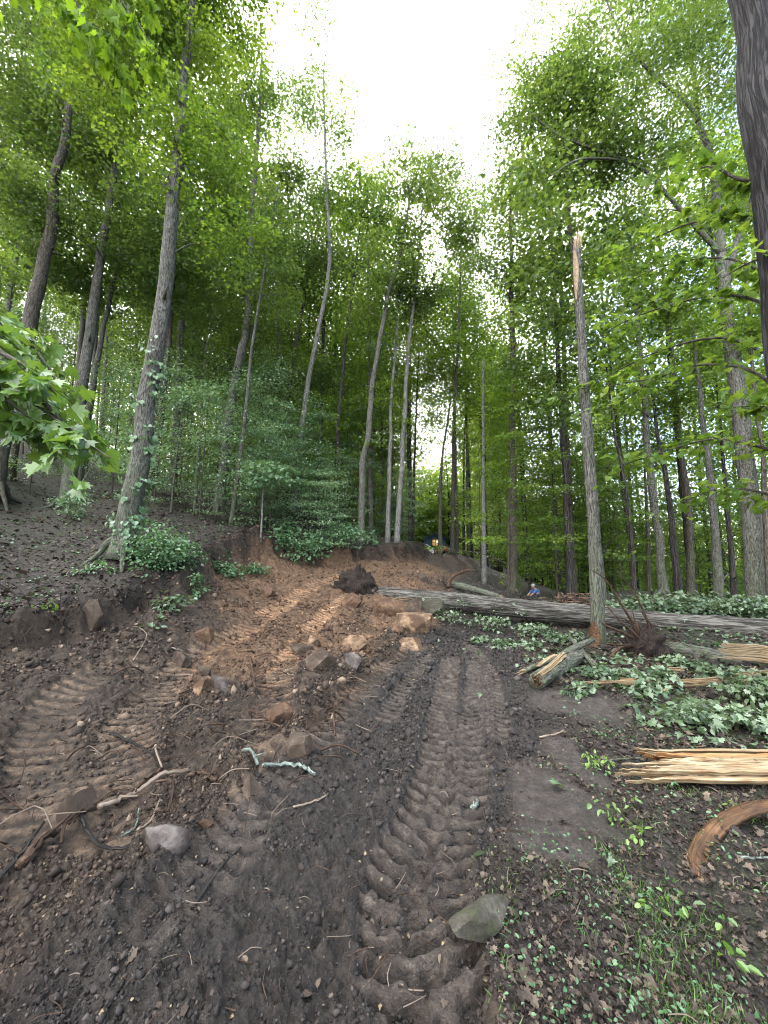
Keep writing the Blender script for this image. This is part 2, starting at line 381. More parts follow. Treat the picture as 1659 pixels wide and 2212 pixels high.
# ------------------------------------------------------------ hero trees (photo coordinates, forward distance)
# key, label, path, Y, base width px, bark, leaf, blobs (u, v, ru, rv, dens), kind
HT = [
 ('ivy', 'thick grey trunk with ivy leaning right beside the bank at left, bush at its foot', [(265,1195),(290,1060),(318,880),(345,690),(375,420),(392,250),(408,80),(425,-120)], 8.2, 43, B_grey, L_yel,
   [(300,60,210,170,.75),(430,330,110,150,.8),(250,250,120,120,.6),(500,505,70,70,.9),(330,-120,260,150,.8)]),
 ('pairbig', 'tall grey trunk behind the ivy trunk, left neighbour standing higher on the leafy slope', [(144,1096),(165,930),(187,772),(205,650),(235,450),(270,250),(300,50)], 13, 26, B_grey, L_mid,
   [(200,330,120,150,.6),(330,480,90,120,.55),(260,150,150,150,.5),(130,480,100,100,.5)]),
 ('farleft', 'broad dark trunk near the left edge rising behind the near maple leaves', [(-20,1060),(20,860),(62,700),(108,500),(125,370),(150,235),(185,60)], 11.5, 36, B_brown, L_mid,
   [(60,420,130,120,.8),(130,180,150,150,.5),(30,120,110,160,.5),(-60,300,120,200,1),(60,-60,180,120,.8)]),
 ('twin', 'thin trunk close behind the tall grey trunk on the leafy slope', [(164,1088),(190,900),(212,768),(250,590),(285,480)], 14.2, 16, B_grey, L_mid, [(300,560,110,120,.8),(180,600,110,100,.8)]),
 ('ivyback', 'crooked dark tree standing right behind the ivy trunk', [(318,1050),(338,933),(356,808),(380,550),(400,520),(440,470),(470,360)], 14.5, 20, B_brown, L_mid, [(420,600,90,110,.8),(480,400,90,120,.8),(350,640,90,90,.7)]),
 ('slopegrey', 'grey trunk on the slope above the cut bank, right of two slim saplings', [(472,1108),(486,977),(504,844),(522,754),(535,700),(545,450),(560,260),(565,120)], 15, 22, B_grey, L_mid, [(560,190,75,130,.75),(500,230,80,150,.8),(620,380,80,90,.8),(540,640,90,110,.8)]),
 ('slopethin', 'slim grey trunk at the top of the cut bank next to the bushes', [(498,1137),(525,934),(547,736),(575,560),(600,400)], 13, 10, B_grey, L_mid, [(610,470,75,80,.7),(590,600,80,80,.8)]),
 ('stubpair', 'slim short grey stem low on the dark slope between ivy trunk and bank', [(421,1110),(424,1040),(428,985),(440,820),(450,720)], 15, 9, B_grey, L_dark, [(450,780,80,60,.8)]),
 ('crooked', 'very thin crooked pale sapling stem on the slope', [(369,1106),(374,1060),(378,1013),(388,934),(398,860)], 12.5, 6, B_brown, L_blue, [(410,860,60,35,.8)]),
 ('paletwig', 'tiny bare pale sapling standing on the bank edge before the bushes', [(563,1162),(566,1120),(568,1067),(575,1020)], 12, 5, B_pale, L_blue, [(575,1025,25,20,.7)]),
 ('m1', 'dark slender tree behind the layered blue green understory', [(612,1100),(608,988),(600,865),(603,754),(592,640),(585,520)], 19, 12, B_brown, L_mid, [(600,520,80,110,.8),(570,720,70,80,.8)]),
 ('m2', 'forked dark tree left of the leaning trunk in mid wood', [(622,1110),(620,960),(622,865),(637,754),(655,660),(680,520),(700,380)], 20, 11, B_brown, L_mid, [(680,420,70,80,.6),(650,600,70,80,.7)]),
 ('m3', 'tall pale limbed tree whose sparse crown is highest left of the open sky', [(637,1100),(645,990),(655,898),(675,772),(694,682),(712,560),(705,400),(700,200),(700,130)], 17, 13, B_pale, L_mid, [(690,230,75,110,.55),(640,190,60,80,.5),(730,300,45,80,.45),(700,420,50,60,.3)]),
 ('m4', 'dark trunk with a forked head in the mid wood above the cut', [(722,1134),(732,894),(740,808),(747,736),(765,600),(780,470)], 18, 11, B_dark, L_dark, [(800,440,60,70,1.1),(760,560,70,60,1.),(700,800,80,70,.8),(690,560,60,90,.8)]),
 ('m5', 'leaning grey trunk rising from the bush right of the bank top', [(779,1170),(783,1006),(794,944),(804,836),(819,736),(838,640),(870,520),(890,400)], 15.5, 15, B_grey, L_mid, [(890,390,75,100,.7),(840,540,85,90,.9),(945,450,70,90,.8),(780,640,70,70,.8)]),
 ('m6', 'split pale trunk with a long dark crack, left one of the pair above the cut', [(837,1173),(842,988),(844,894),(848,826),(856,740),(860,620)], 17, 11, B_pale, L_mid, [(860,650,60,80,.7),(830,760,60,60,.7)]),
 ('m7', 'smooth pale grey trunk, right one of the pair above the cut', [(857,1173),(866,1024),(873,916),(878,808),(884,740),(900,600),(915,420)], 17, 12, B_pale, L_dark, [(950,400,65,80,1.1),(900,640,80,80,1.),(1000,520,60,70,1.)]),
 ('m8', 'thin dark tree just left of the dark cabin', [(891,1184),(894,1060),(898,916),(905,760)], 24, 7, B_dark, L_yel, [(905,800,70,90,.8),(930,960,50,50,.7),(940,720,65,90,1.)]),
 ('m9', 'slim forked tree standing in front of the dark cabin', [(950,1198),(951,1100),(952,1024),(962,940),(975,860)], 22, 10, B_brown, L_yel, [(960,880,60,60,.6)]),
 ('m10', 'straight dark tree behind the cabin porch side', [(977,1196),(979,1080),(981,916),(988,772),(992,682),(995,560),(1000,430)], 24, 10, B_brown, L_mid, [(1010,440,60,70,1.1),(1010,560,70,80,1.1),(960,640,70,60,.8)]),
 ('m11', 'thin dark stem between the cabin and the bare pole trunk', [(1002,1200),(1002,1100),(1002,1006),(1005,900)], 26, 6, B_dark, L_yel, [(1000,960,50,50,.8),(1005,820,60,90,.9),(1020,1080,45,45,.7)]),
 ('r1', 'straight brown double trunk just right of the bare pole trunk', [(1108,1283),(1108,1150),(1107,1024),(1107,844),(1107,700),(1104,600),(1102,450),(1108,380)], 17, 17, B_brown, L_mid, [(1100,440,75,80,1.3),(1130,580,80,80,1.2),(1060,600,50,70,.6),(1110,780,70,90,.7)]),
 ('r2', 'dark straight trunk left of the splintered snag', [(1233,1290),(1226,1120),(1222,1040),(1215,930),(1207,800),(1202,700),(1190,500),(1180,400)], 16, 16, B_dark, L_mid, [(1190,430,60,90,.8),(1230,560,70,90,.7),(1200,700,70,90,.7),(1180,860,70,90,.7)]),
 ('r3', 'thin black leaning stem right of the splintered snag', [(1371,1276),(1361,1132),(1350,1042),(1328,944),(1314,826),(1300,700)], 14, 9, B_dark, L_yel, [(1310,740,80,80,.7)]),
 ('r4', 'slim grey trunk between the black stem and the grey trunk on the right', [(1402,1279),(1400,1180),(1397,1096),(1390,940)], 17, 10, B_brown, L_yel, [(1385,960,70,80,.7)]),
 ('r5', 'grey trunk with a small knot, third large trunk right of the snag', [(1434,1285),(1430,1240),(1416,1100),(1404,1006),(1386,826),(1379,736),(1365,560),(1350,420)], 15, 18, B_grey, L_yel, [(1360,470,90,90,.8),(1420,640,90,90,.8),(1340,600,70,80,.6)]),
 ('r6', 'dark brown trunk leaning left in the row of trunks at right', [(1469,1290),(1463,1250),(1447,1090),(1425,960),(1400,800)], 15, 15, B_dark, L_yel, [(1440,860,90,90,.7)]),
 ('r7', 'upright reddish brown trunk in the middle of the right row', [(1492,1292),(1491,1240),(1487,1096),(1472,988),(1455,800),(1440,600)], 16, 15, B_brown, L_mid, [(1460,640,90,100,.7),(1500,800,80,80,.7)]),
 ('r8', 'blue grey trunk with a long vertical crack in the right row', [(1553,1308),(1550,1240),(1541,1114),(1530,1006),(1512,860),(1495,700)], 13.5, 18, B_grey, L_yel, [(1520,740,90,90,.7),(1570,900,80,80,.6)]),
 ('r9', 'slim dark trunk between the cracked grey trunk and the forked giant', [(1587,1301),(1583,1240),(1573,1114),(1562,980),(1545,800)], 14.5, 12, B_dark, L_yel, [(1580,820,70,80,.6)]),
 ('r11', 'rough brown trunk at the right frame edge beside the forked giant', [(1664,1330),(1656,1168),(1648,1000),(1630,830),(1610,600)], 11, 13, B_brown, L_yel, [(1640,700,80,120,.7),(1680,950,70,100,.7)]),
]
GIANT = ('r10', [(1638,1330),(1632,1240),(1623,1096),(1609,988),(1595,844),(1580,754),(1572,700),(1560,550)], 11.5, 32)
POLE = ([(1046,1264),(1045,1150),(1044,1024),(1044,779)], 19, 10)
SNAG = ([(1292,1396),(1290,1300),(1283,1150),(1272,980),(1260,800),(1250,620),(1246,540)], 7.6, 27)

# ------------------------------------------------------------ terrain
BANK = [P(-500, 1345, 4.2), P(-150, 1345, 4.6), P(0, 1345, 5.3), P(120, 1335, 5.8), P(240, 1275, 6.7), P(330, 1235, 7.6), P(430, 1190, 9.6), P(540, 1185, 12.0), P(640, 1195, 13.6), P(740, 1195, 14.6), P(830, 1195, 15.6), P(880, 1198, 17.2), P(908, 1195, 21), P(916, 1190, 34)]
def bank_step(x, y):
    sd, s = poly_sd(x, y, BANK)
    wob = .42 * noise2(x * .9, y * .9, 41) + .2 * noise2(x * 2.7, y * 2.7, 42)
    fade = 1 - sstep(26, 33, y)
    return (.55 + .1 * sstep(8, 12, y)) * sstep(-.45, .12, sd + wob) * fade, sd
CP = [(829,2212,1.57),(300,2212,1.57),(1400,2212,1.57),(829,1700,3.0),(829,1500,4.98),(1300,1700,3.0),(1600,1700,3.0),(1600,1500,5.0),(1250,1500,5.0),(1000,1400,7.6),(1290,1396,7.6),(1080,1345,10.6),(1600,1400,7.4),
      (300,1700,3.03),(0,1800,2.6),(0,1420,4.9),(100,1500,4.35),(150,1410,5.2),(350,1330,6.7),(400,1420,6.3),(560,1330,8.4),(600,1450,5.8),(760,1400,7.4),(700,1300,10.2),
      (0,1345,5.5),(240,1272,7.1),(60,1250,7.6),(330,1215,8.3),(100,1160,10),(0,1100,11.5),(640,1185,14.2),(650,1232,12.2),(560,1235,11.2),(470,1265,9.4),(780,1224,13.6),(740,1188,16.4),
      (860,1243,13.4),(900,1250,13.4),(960,1262,13),(840,1232,14),(880,1226,15.4),(925,1210,23),(922,1218,18),(955,1234,17),(900,1235,14),(930,1208,26),(940,1206,36),(930,1203,46),(925,1201,56),(1000,1215,28),(1040,1240,22),(870,1300,10.8),
      (1090,1259,24),(1130,1264,24),(1250,1296,22),(1180,1281,22),(1170,1300,14.5),(1659,1330,12),(1400,1335,10.5)]
pts = [P(*c) for c in CP]
for h in HT: pts.append(P(h[2][0][0], h[2][0][1], h[3]))
pts.append(P(*GIANT[1][0], GIANT[2])); pts.append(P(*POLE[0][0], POLE[1]))
pts = [tuple(p) for p in pts]
pts += [(0, 0, 0), (2.5, 0, 0), (-2.5, 0, 0), (0, -6, 0), (8, -4, .1), (-8, -4, 1.2), (-8, 2, 2.2), (-14, 6, 4.6), (-22, 15, 8.5), (-18, 28, 8.2), (-12, 35, 7), (-40, 30, 15), (-30, 60, 14), (-8, 50, 5.5), (0, 62, 3.5), (4.5, 70, 3.7), (15, 62, 2.6), (7, 40, 1.8),
        (11, 5, .1), (16, 12, -.2), (14, 20, -.7), (20, 26, -2), (12, 32, -.2), (30, 20, -4), (30, 45, -5), (45, 30, -9), (60, 70, -14), (22, 60, -1), (-20, -20, 4), (20, -20, -2), (1.9, 9, -.02), (-60, 0, 20), (60, 0, -10), (-60, 90, 18), (60, 110, -14), (0, 110, 6), (-7, 19, 4.2), (-4, 26, 4.0), (8.3, 21.5, -.75)]
CPW = np.array(pts)
CPW[:, 2] -= np.array(bank_step(CPW[:, 0], CPW[:, 1])[0])
def tps_k(d): return np.where(d > 1e-9, d * d * np.log(d + 1e-12), 0.)
def fit():
    A = CPW[:, :2]; n = len(A); D = np.linalg.norm(A[:, None] - A[None], axis=2)
    K = tps_k(D) + np.eye(n) * .35
    Q = np.hstack([np.ones((n, 1)), A]); M = np.block([[K, Q], [Q.T, np.zeros((3, 3))]])
    return np.linalg.solve(M, np.concatenate([CPW[:, 2], np.zeros(3)]))
TW = fit()
def base_h(x, y):
    x = np.asarray(x, float); y = np.asarray(y, float); sh = x.shape; x = x.ravel(); y = y.ravel()
    rr = np.hypot(x, y); k = np.minimum(1, 120 / np.maximum(rr, 1e-6)); xx = x * k; yy = y * k
    z = np.empty_like(x)
    for i in range(0, len(x), 100000):
        a = xx[i:i + 100000]; b = yy[i:i + 100000]
        D = np.hypot(a[:, None] - CPW[None, :, 0], b[:, None] - CPW[None, :, 1])
        z[i:i + 100000] = tps_k(D) @ TW[:-3] + TW[-3] + TW[-2] * a + TW[-1] * b
    return (z + bank_step(x, y)[0]).reshape(sh)
_g = np.linspace(-46, 46, 461); _gy = np.linspace(-6, 86, 461)
_GX, _GY = np.meshgrid(_g, _gy); _GZ = base_h(_GX, _GY)
def hq(x, y):                       # quick bilinear height
    x = np.asarray(x, float); y = np.asarray(y, float)
    fx = np.clip((x + 46) / .2, 0, 459.999); fy = np.clip((y + 6) / .2, 0, 459.999); i = fx.astype(int); j = fy.astype(int); a = fx - i; b = fy - j
    return (_GZ[j, i] * (1 - a) + _GZ[j, i + 1] * a) * (1 - b) + (_GZ[j + 1, i] * (1 - a) + _GZ[j + 1, i + 1] * a) * b
def G(u, v, ymax=60):               # ground point seen at a photo coordinate
    a, b = ray(u, v); Y = np.geomspace(1.2, ymax, 1500)
    d = CAMH + b * Y - hq(a * Y, Y); k = np.where(d < 0)[0]
    y = Y[k[0]] if len(k) else ymax
    return np.array([a * y, y, float(hq(a * y, y))])
def blob(x, y, L):                  # soft union of ellipses (x, y, rx, ry)
    m = 0 * x
    wx = x + .5 * noise2(x * .9, y * .9, 71) + .15 * noise2(x * 3.1, y * 3.1, 73); wy = y + .5 * noise2(x * .9, y * .9, 72) + .15 * noise2(x * 3.1, y * 3.1, 74)
    for cx, cyy, rx, ry in L:
        m = np.maximum(m, 1 - sstep(.6, 1.15, np.hypot((wx - cx) / rx, (wy - cyy) / ry)))
    return m
def gl(L): return [G(u, v)[:2] for u, v in L]
TRK = [  # polyline, half width, lug pitch, depth, swerve
 (gl([(900,2190),(865,2080),(850,1950),(880,1830),(930,1720),(950,1600),(962,1500),(972,1425)]), .16, .125, .06, 1),
 (gl([(985,2190),(960,2080),(948,1950),(965,1830),(1005,1720),(1020,1600),(1028,1500),(1030,1430)]), .155, .125, .05, -1),
 (gl([(380,1960),(470,1850),(570,1715),(690,1600),(755,1520),(830,1445),(900,1405)]), .21, .14, .034, 1),
 (gl([(60,1800),(90,1650),(110,1540),(180,1470),(300,1430)]), .22, .15, .022, 1),
 (gl([(230,1800),(250,1650),(290,1560),(350,1490),(430,1415),(520,1365),(600,1315),(670,1270),(760,1240)]), .24, .14, .028, -1),
 (gl([(570,1640),(590,1540),(605,1460),(650,1385),(720,1310),(790,1262)]), .22, .14, .025, 1),
 (gl([(1075,1600),(1070,1520),(1050,1440),(1010,1390)]), .12, .12, .025, 1),
 (gl([(830,1560),(880,1480),(930,1420)]), .13, .12, .02, 1),
]
def masks(x, y):
    st, sd = bank_step(x, y)
    r = np.hypot(x, y); wob = .35 * noise2(x * .8, y * .8, 51) + .12 * noise2(x * 3, y * 3, 52)
    M = {}
    # old driveway mud: a corridor from the camera under the log
    rd, s = poly_sd(x, y, [(-.1, -5), (-.1, 1.0), (.1, 2.5), (.55, 4.5), (1.5, 8), (2.6, 12), (4.5, 17), (6.5, 22)])
    right_edge, _ = poly_sd(x, y, [(.45, -4), (.45, 1.5), (.62, 2.2), (1.0, 2.9), (1.5, 3.6), (2.0, 4.6), (2.3, 6.2), (2.9, 8.5), (4.2, 12), (6, 18)])
    left_edge, _ = poly_sd(x, y, [(-1.9, -4), (-1.7, 1.0), (-1.2, 2.2), (-.75, 3.4), (-.3, 5), (.45, 7.2), (1.3, 9), (2.2, 12), (4, 18)])
    mud = (1 - sstep(-.12, .2, left_edge + wob * .5)) * sstep(-.15, .15, right_edge + wob * .4)
    bank_top = sstep(.02, .3, sd + wob * .25)
    right = (1 - sstep(-.2, .1, right_edge + wob * .5)) * (1 - bank_top)
    pk = blob(x, y, [(1.35, 3.05, .55, .42), (2.3, 4.6, .7, .4), (1.0, 2.55, .3, .3), (3.1, 4.2, .5, .25), (1.75, 3.7, .3, .35)])
    M['mud'] = mud * (1 - pk); M['pack'] = pk
    clay = blob(x, y, [(-1.4, 15, 3.2, 4.2), (-1.9, 9.0, 1.6, 3.0), (-2.2, 6.3, 1.0, 1.7), (.2, 11.3, 1.9, 2.2), (.6, 16, 2.5, 3), (-.9, 7.4, .9, 1.3), (-3.2, 11, 1.6, 2.2), (.2, 8.8, .8, .8)])
    M['clay'] = clay * (1 - bank_top) * (1 - mud * .8) * (1 - right * .9)
    M['litter'] = np.maximum(bank_top, right * (1 - pk) * sstep(0, .5, 1 - mud))
    far = sstep(24, 30, y)
    M['litter'] = np.maximum(M['litter'], far * .8)
    rdd, _ = poly_sd(x, y, [P(1300, 1300, 20)[:2], P(1250, 1296, 22)[:2], P(1130, 1264, 25)[:2], P(1050, 1240, 29)[:2], P(1000, 1215, 36)[:2], P(960, 1200, 50)[:2]])
    M['road'] = (1 - sstep(.6, 1.1, np.abs(rdd + .3 * noise2(x, y, 55)))) * .8
    M['litter'] *= 1 - M['road']
    M['green'] = np.clip(sstep(8, 20, r) * bank_top * .7 + right * (.55 + .4 * noise2(x * 1.3, y * 1.3, 77)) * sstep(.4, 1.2, -right_edge + .2), 0, 1)
    M['top'] = np.exp(-((sd - .02 + .12 * noise2(x * 2.3, y * 2.3, 57)) / (.20 + .012 * y)) ** 2) * (1 - sstep(28, 34, y)) * (1 - M['road']); M['litter'] *= 1 - .8 * M['top'] * (sd < .05)
    M['sd'] = sd; M['right'] = right; M['bank'] = bank_top; M['rd'] = mud
    return M
def detail(x, y, M):
    r = np.hypot(x, y)
    soil = np.clip(1 - M['litter'], 0, 1) * (1 - M['road'])
    rough = soil * (1 - .7 * M['pack']) * (1 - .1 * M['mud'])
    z = 0 * x; press = 0 * x; inside = 0 * x
    for pl, hw, lp, dp, sg in TRK:
        x0, y0 = np.min(pl, axis=0) - .6; x1, y1 = np.max(pl, axis=0) + .6
        k = np.where((x > x0) & (x < x1) & (y > y0) & (y < y1))[0]
        if not len(k): continue
        sd, s = poly_sd(x[k], y[k], crom(pl, 8))
        d = sd / hw; sd2 = d + .18 * noise2(x[k] * 7, y[k] * 7, 7)
        ins = 1 - sstep(.82, 1.12, np.abs(sd2))
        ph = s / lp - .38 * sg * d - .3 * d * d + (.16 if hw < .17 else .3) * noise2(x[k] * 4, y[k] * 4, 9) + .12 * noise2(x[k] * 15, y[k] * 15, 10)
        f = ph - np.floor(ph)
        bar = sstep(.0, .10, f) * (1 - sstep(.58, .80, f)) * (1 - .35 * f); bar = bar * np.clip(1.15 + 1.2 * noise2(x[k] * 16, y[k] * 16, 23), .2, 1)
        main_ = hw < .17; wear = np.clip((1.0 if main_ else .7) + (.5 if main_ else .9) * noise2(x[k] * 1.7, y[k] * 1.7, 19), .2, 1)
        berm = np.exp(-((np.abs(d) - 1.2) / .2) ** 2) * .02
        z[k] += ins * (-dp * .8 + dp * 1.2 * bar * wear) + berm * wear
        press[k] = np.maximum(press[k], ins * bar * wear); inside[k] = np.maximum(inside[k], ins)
    q = rough * (1 - .78 * inside) * (1 - .5 * press)
    z += q * (.06 * fbm(x * 1.6, y * 1.6, 3, 1) + .05 * np.abs(fbm(x * 3.4, y * 3.4, 3, 2)) * (1 - M['mud'] * .5))
    w1, w2, wi = worley(x * 13 + .5 * noise2(x * 20, y * 20, 3), y * 13, 4); z += q * .042 * (sstep(0, .35, w2 - w1)) * (wi - .3)
    w1, w2, wi = worley(x * 30, y * 30, 14); z += q * .024 * sstep(0, .4, w2 - w1) * (wi - .2) * (1 - sstep(7, 10, r)); w1, w2, wi = worley(x * 62, y * 62, 15); z += q * .012 * sstep(0, .4, w2 - w1) * wi * (1 - sstep(3, 4.5, r))
    z += q * .012 * fbm(x * 22, y * 22, 3, 5) + (1 - q) * .004 * fbm(x * 22, y * 22, 2, 6)
    z += M['litter'] * (.05 * fbm(x * .9, y * .9, 3, 31) + .015 * fbm(x * 8, y * 8, 2, 33))
    # loose windrow of clods between the cut and the mud
    wr, ws = poly_sd(x, y, WIND); z += .16 * np.exp(-(wr / .34) ** 2) * (.6 + .9 * noise2(x * 2.2, y * 2.2, 61)) * (1 - M['rd'] * .6)
    wr, ws = poly_sd(x, y, WIND2); z += .13 * np.exp(-(wr / .8) ** 2) * (.7 + .7 * noise2(x * 1.2, y * 1.2, 62))
    z += collar(x, y)
    # torn cut face
    face = np.exp(-((M['sd'] + .12) / .35) ** 2) * (1 - sstep(26, 33, y)); z += face * (.16 * fbm(x * 2.6, y * 2.6, 4, 63))
    # far mounds
    return z, press
ROCKS = [ # u, v of the visible foot, width px, height px, material, label, name, soft
 (897,1388,92,56,R_tan,'large tan orange boulder at the end of the clod ridge under the fallen trunk','boulder',0),
 (886,1412,56,26,R_tan,'oblong tan stone block lying in front of the large tan boulder','boulder',0),
 (852,1398,36,32,R_clay,'small rounded stone wedged left of the large tan boulder','rock',0),
 (935,1346,58,40,R_moss,'mossy slab in shadow behind the large tan boulder, below the fallen trunk','boulder',0),
 (896,1340,34,38,R_soil,'dark stone under the fallen trunk left of the mossy slab','rock',0),
 (838,1350,70,50,R_clay,'big wedge of orange soil leaning against the underside of the fallen trunk','soil_clod',.05),
 (756,1330,50,34,R_clay,'orange soil lump just left of the root plate foot','soil_clod',.1),
 (670,1408,38,32,R_tan,'pale tan stone on the churned orange soil left of the clod ridge','rock',0),
 (655,1420,60,20,R_soil,'dark flat clod lying under the pale tan stone','soil_clod',0),
 (388,1450,48,36,R_soil,'angular brown stone with a dark underside alone on the left track','rock',0),
 (435,1482,32,32,R_soil,'upright stone at the back of the small rock cluster left of centre','rock',0),
 (430,1516,44,34,R_tan,'tan topped stone at the front of the small rock cluster','rock',0),
 (470,1508,52,30,R_grey,'grey jagged stone in the middle of the small rock cluster','rock',0),
 (503,1494,28,22,R_soil,'small brown stone at the right end of the small rock cluster','rock',0),
 (432,1392,42,28,R_clay,'muddy rounded stone at the head of the left tyre track','rock',.08),
 (184,1372,50,48,R_soil,'squarish stone block poking from the foot of the bank at left','rock',0),
 (690,1482,66,44,R_soil,'large brown rock on the clod ridge beside the tyre marks','boulder',0),
 (762,1428,52,28,R_tan,'flat stone on the clod ridge nearest the tan boulder','rock',0),
 (760,1464,44,34,R_grey,'split grey stone right of the large brown rock on the ridge','rock',0),
 (668,1498,38,26,R_soil,'small stone tucked below the large brown rock on the ridge','rock',0),
 (655,1538,34,28,R_soil,'round dark ball of soil halfway down the clod ridge','soil_clod',.15),
 (604,1580,66,40,R_clay,'broad reddish slab at the left foot of the clod ridge','rock',0),
 (687,1578,26,38,R_soil,'narrow upright clod beside the broad reddish slab','soil_clod',.05),
 (641,1664,62,60,R_soil,'big dark clod at the lower end of the ridge above the lichen stick','soil_clod',.05),
 (540,1752,56,72,R_soil,'upright pointed brown rock left of the lichen covered stick','rock',0),
 (340,1885,104,84,R_grey,'large pinkish grey stone in the left foreground','boulder',0),
 (147,1800,70,92,R_soil,'tall brown rock in the left foreground beside the sticks','boulder',0),
 (1056,2095,172,120,R_moss,'smooth olive brown stone bedded in the grass at lower right of the mud','boulder',.1),
 (913,1268,22,22,R_soil,'round dark lump on the slope behind the fallen trunk','rock',.1),
 (575,1300,30,22,R_clay,'clod at the foot of the cut face in the far left','soil_clod',.05),
 (250,1440,26,18,R_soil,'small clod in the churned soil under the left bank','soil_clod',.1),
 (268,1392,22,18,R_soil,'pebble sized dark stone high under the left bank','rock',.05),
 (440,1800,30,26,R_clay,'small rounded pinkish stone behind the large pinkish grey one','rock',.1),
]
ROCKP = []
for u_, v_, wp_, hp_, *_r in ROCKS:
    g_ = G(u_, v_ - hp_ * .12); k_ = mpp(v_, g_[1]); ROCKP.append((g_[0], g_[1] + wp_ * k_ * .24, wp_ * k_, hp_ * k_ * float(np.interp(v_, [1500, 2100], [1., .55]))))
def collar(x, y):                   # soil pushed up round each stone
    z = 0 * x
    for cx, cyy, w_, h_ in ROCKP:
        k = np.where((np.abs(x - cx) < w_ * 1.6) & (np.abs(y - cyy) < w_ * 1.6))[0]
        if len(k):
            d = np.hypot(x[k] - cx, y[k] - cyy) / w_ + .12 * noise2(x[k] * 9, y[k] * 9, 44); z[k] += .22 * h_ * np.exp(-(d / .72) ** 4)
    return z
WIND = np.array(gl([(560,1660),(640,1570),(680,1480),(760,1425),(850,1392)]))
WIND2 = np.array([P(905, 1262, 13.4)[:2], P(960, 1262, 13.8)[:2], P(1000, 1240, 17)[:2]])
def height(x, y):
    x = np.atleast_1d(np.asarray(x, float)); y = np.atleast_1d(np.asarray(y, float))
    M = masks(x, y); return base_h(x, y) + detail(x, y, M)[0]
def gz(x, y): return float(height(x, y)[0])
def build_ground():
    fine = np.arange(-56, 56.01, .19); coarse = np.concatenate([np.arange(59, 90, 3.), np.arange(94, 267, 8.), np.arange(270, 302, 3.)])
    th = np.radians(np.concatenate([fine, coarse])); nt_ = len(th)
    r = np.concatenate([[.25, .45, .65, .85, 1.0, 1.1], np.geomspace(1.2, 60, 900), np.geomspace(63, 700, 26)]); nr = len(r)
    R, TH = np.meshgrid(r, th, indexing='ij'); x = (R * np.sin(TH)).ravel(); y = (R * np.cos(TH)).ravel()
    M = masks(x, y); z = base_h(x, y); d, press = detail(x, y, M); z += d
    V = np.stack([x, y, z], 1); V = np.vstack([V, [0, 0, gz(0, 0)]])
    i = np.arange(nr - 1)[:, None]; j = np.arange(nt_)[None]; j2 = (j + 1) % nt_
    F = np.stack([i * nt_ + j, (i + 1) * nt_ + j, (i + 1) * nt_ + j2, i * nt_ + j2], -1).reshape(-1, 4)
    jj = np.arange(nt_); T = np.stack([np.full(nt_, nr * nt_), jj, (jj + 1) % nt_], -1)
    mb = MB(); mb.add(V, [F[:, ::-1], T[:, ::-1]]); o = mb.build('ground', M_ground)
    for k in ('mud', 'pack', 'clay', 'litter', 'green', 'road', 'top'):
        a = o.data.attributes.new(k, 'FLOAT', 'POINT'); a.data.foreach_set('value', np.append(np.clip(M[k], 0, 1), 0).astype(np.float32))
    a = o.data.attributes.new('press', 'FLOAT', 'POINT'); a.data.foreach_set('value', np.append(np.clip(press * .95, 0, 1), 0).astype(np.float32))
    tag(o, kind='structure'); return o
ground = build_ground()
if ground.data.polygons[5000].normal.z < 0: ground.data.flip_normals()
print('ground', time.time() - T0)

# ------------------------------------------------------------ trees
class Skel:
    """limbs grown towards clump centres"""
    def __init__(s, path, radf):
        s.pts = [np.array(p) for p in path]; s.r = list(radf); s.mb = MB(); s.tips = []
    def grow(s, clumps, rng, thick=.011, low=.35, seg=5, rise=.25):
        base = np.array(s.pts[0]); P0 = np.array(s.pts); 
        d0 = np.array([np.min(np.linalg.norm(P0 - c, axis=1)) for c in clumps]) if len(clumps) else []
        zmin = P0[0][2] + low * (P0[-1][2] - P0[0][2])
        for ci in np.argsort(d0):
            c = clumps[ci]; A = np.array(s.pts); R = np.array(s.r)
            D = np.linalg.norm(A - c, axis=1); hor = np.linalg.norm(A[:, :2] - c[:2], axis=1)
            cost = D + 1.1 * np.maximum(0, A[:, 2] - c[2] + .25 * hor) + 3. * (A[:, 2] < zmin) + .35 * np.maximum(0, c[2] - A[:, 2] - 2.2 * hor)
            k = int(np.argmin(cost)); a = A[k]; L = D[k]
            r0 = min(R[k] * .62, .006 + thick * L + .004); r1 = max(.004, r0 * .35)
            mid = (a + c) / 2 + np.array([0, 0, rise * L * .35]) + rng.normal(0, .06 * L, 3)
            q = crom([a, mid, c], 3 if L < 2 else 5)
            V, F, tc = tube(q, np.linspace(r0, r1, len(q)), seg, cap=False); s.mb.add(V, F, tc)
            for p, rr in zip(q[1:], np.linspace(r0, r1, len(q))[1:]): s.pts.append(p); s.r.append(rr)
            s.tips.append(unit(c - mid))
def clump_leaves(mb, centers, dirs, rng, n=60, **kw):
    if kw.get('shape') == 'maple':
        for sh in ('maple', 'tulip', 'oval'): clump1(mb, centers, dirs, rng, n=max(1, n // 3), **{**kw, 'shape': sh})
    else: clump1(mb, centers, dirs, rng, n=n, **kw)
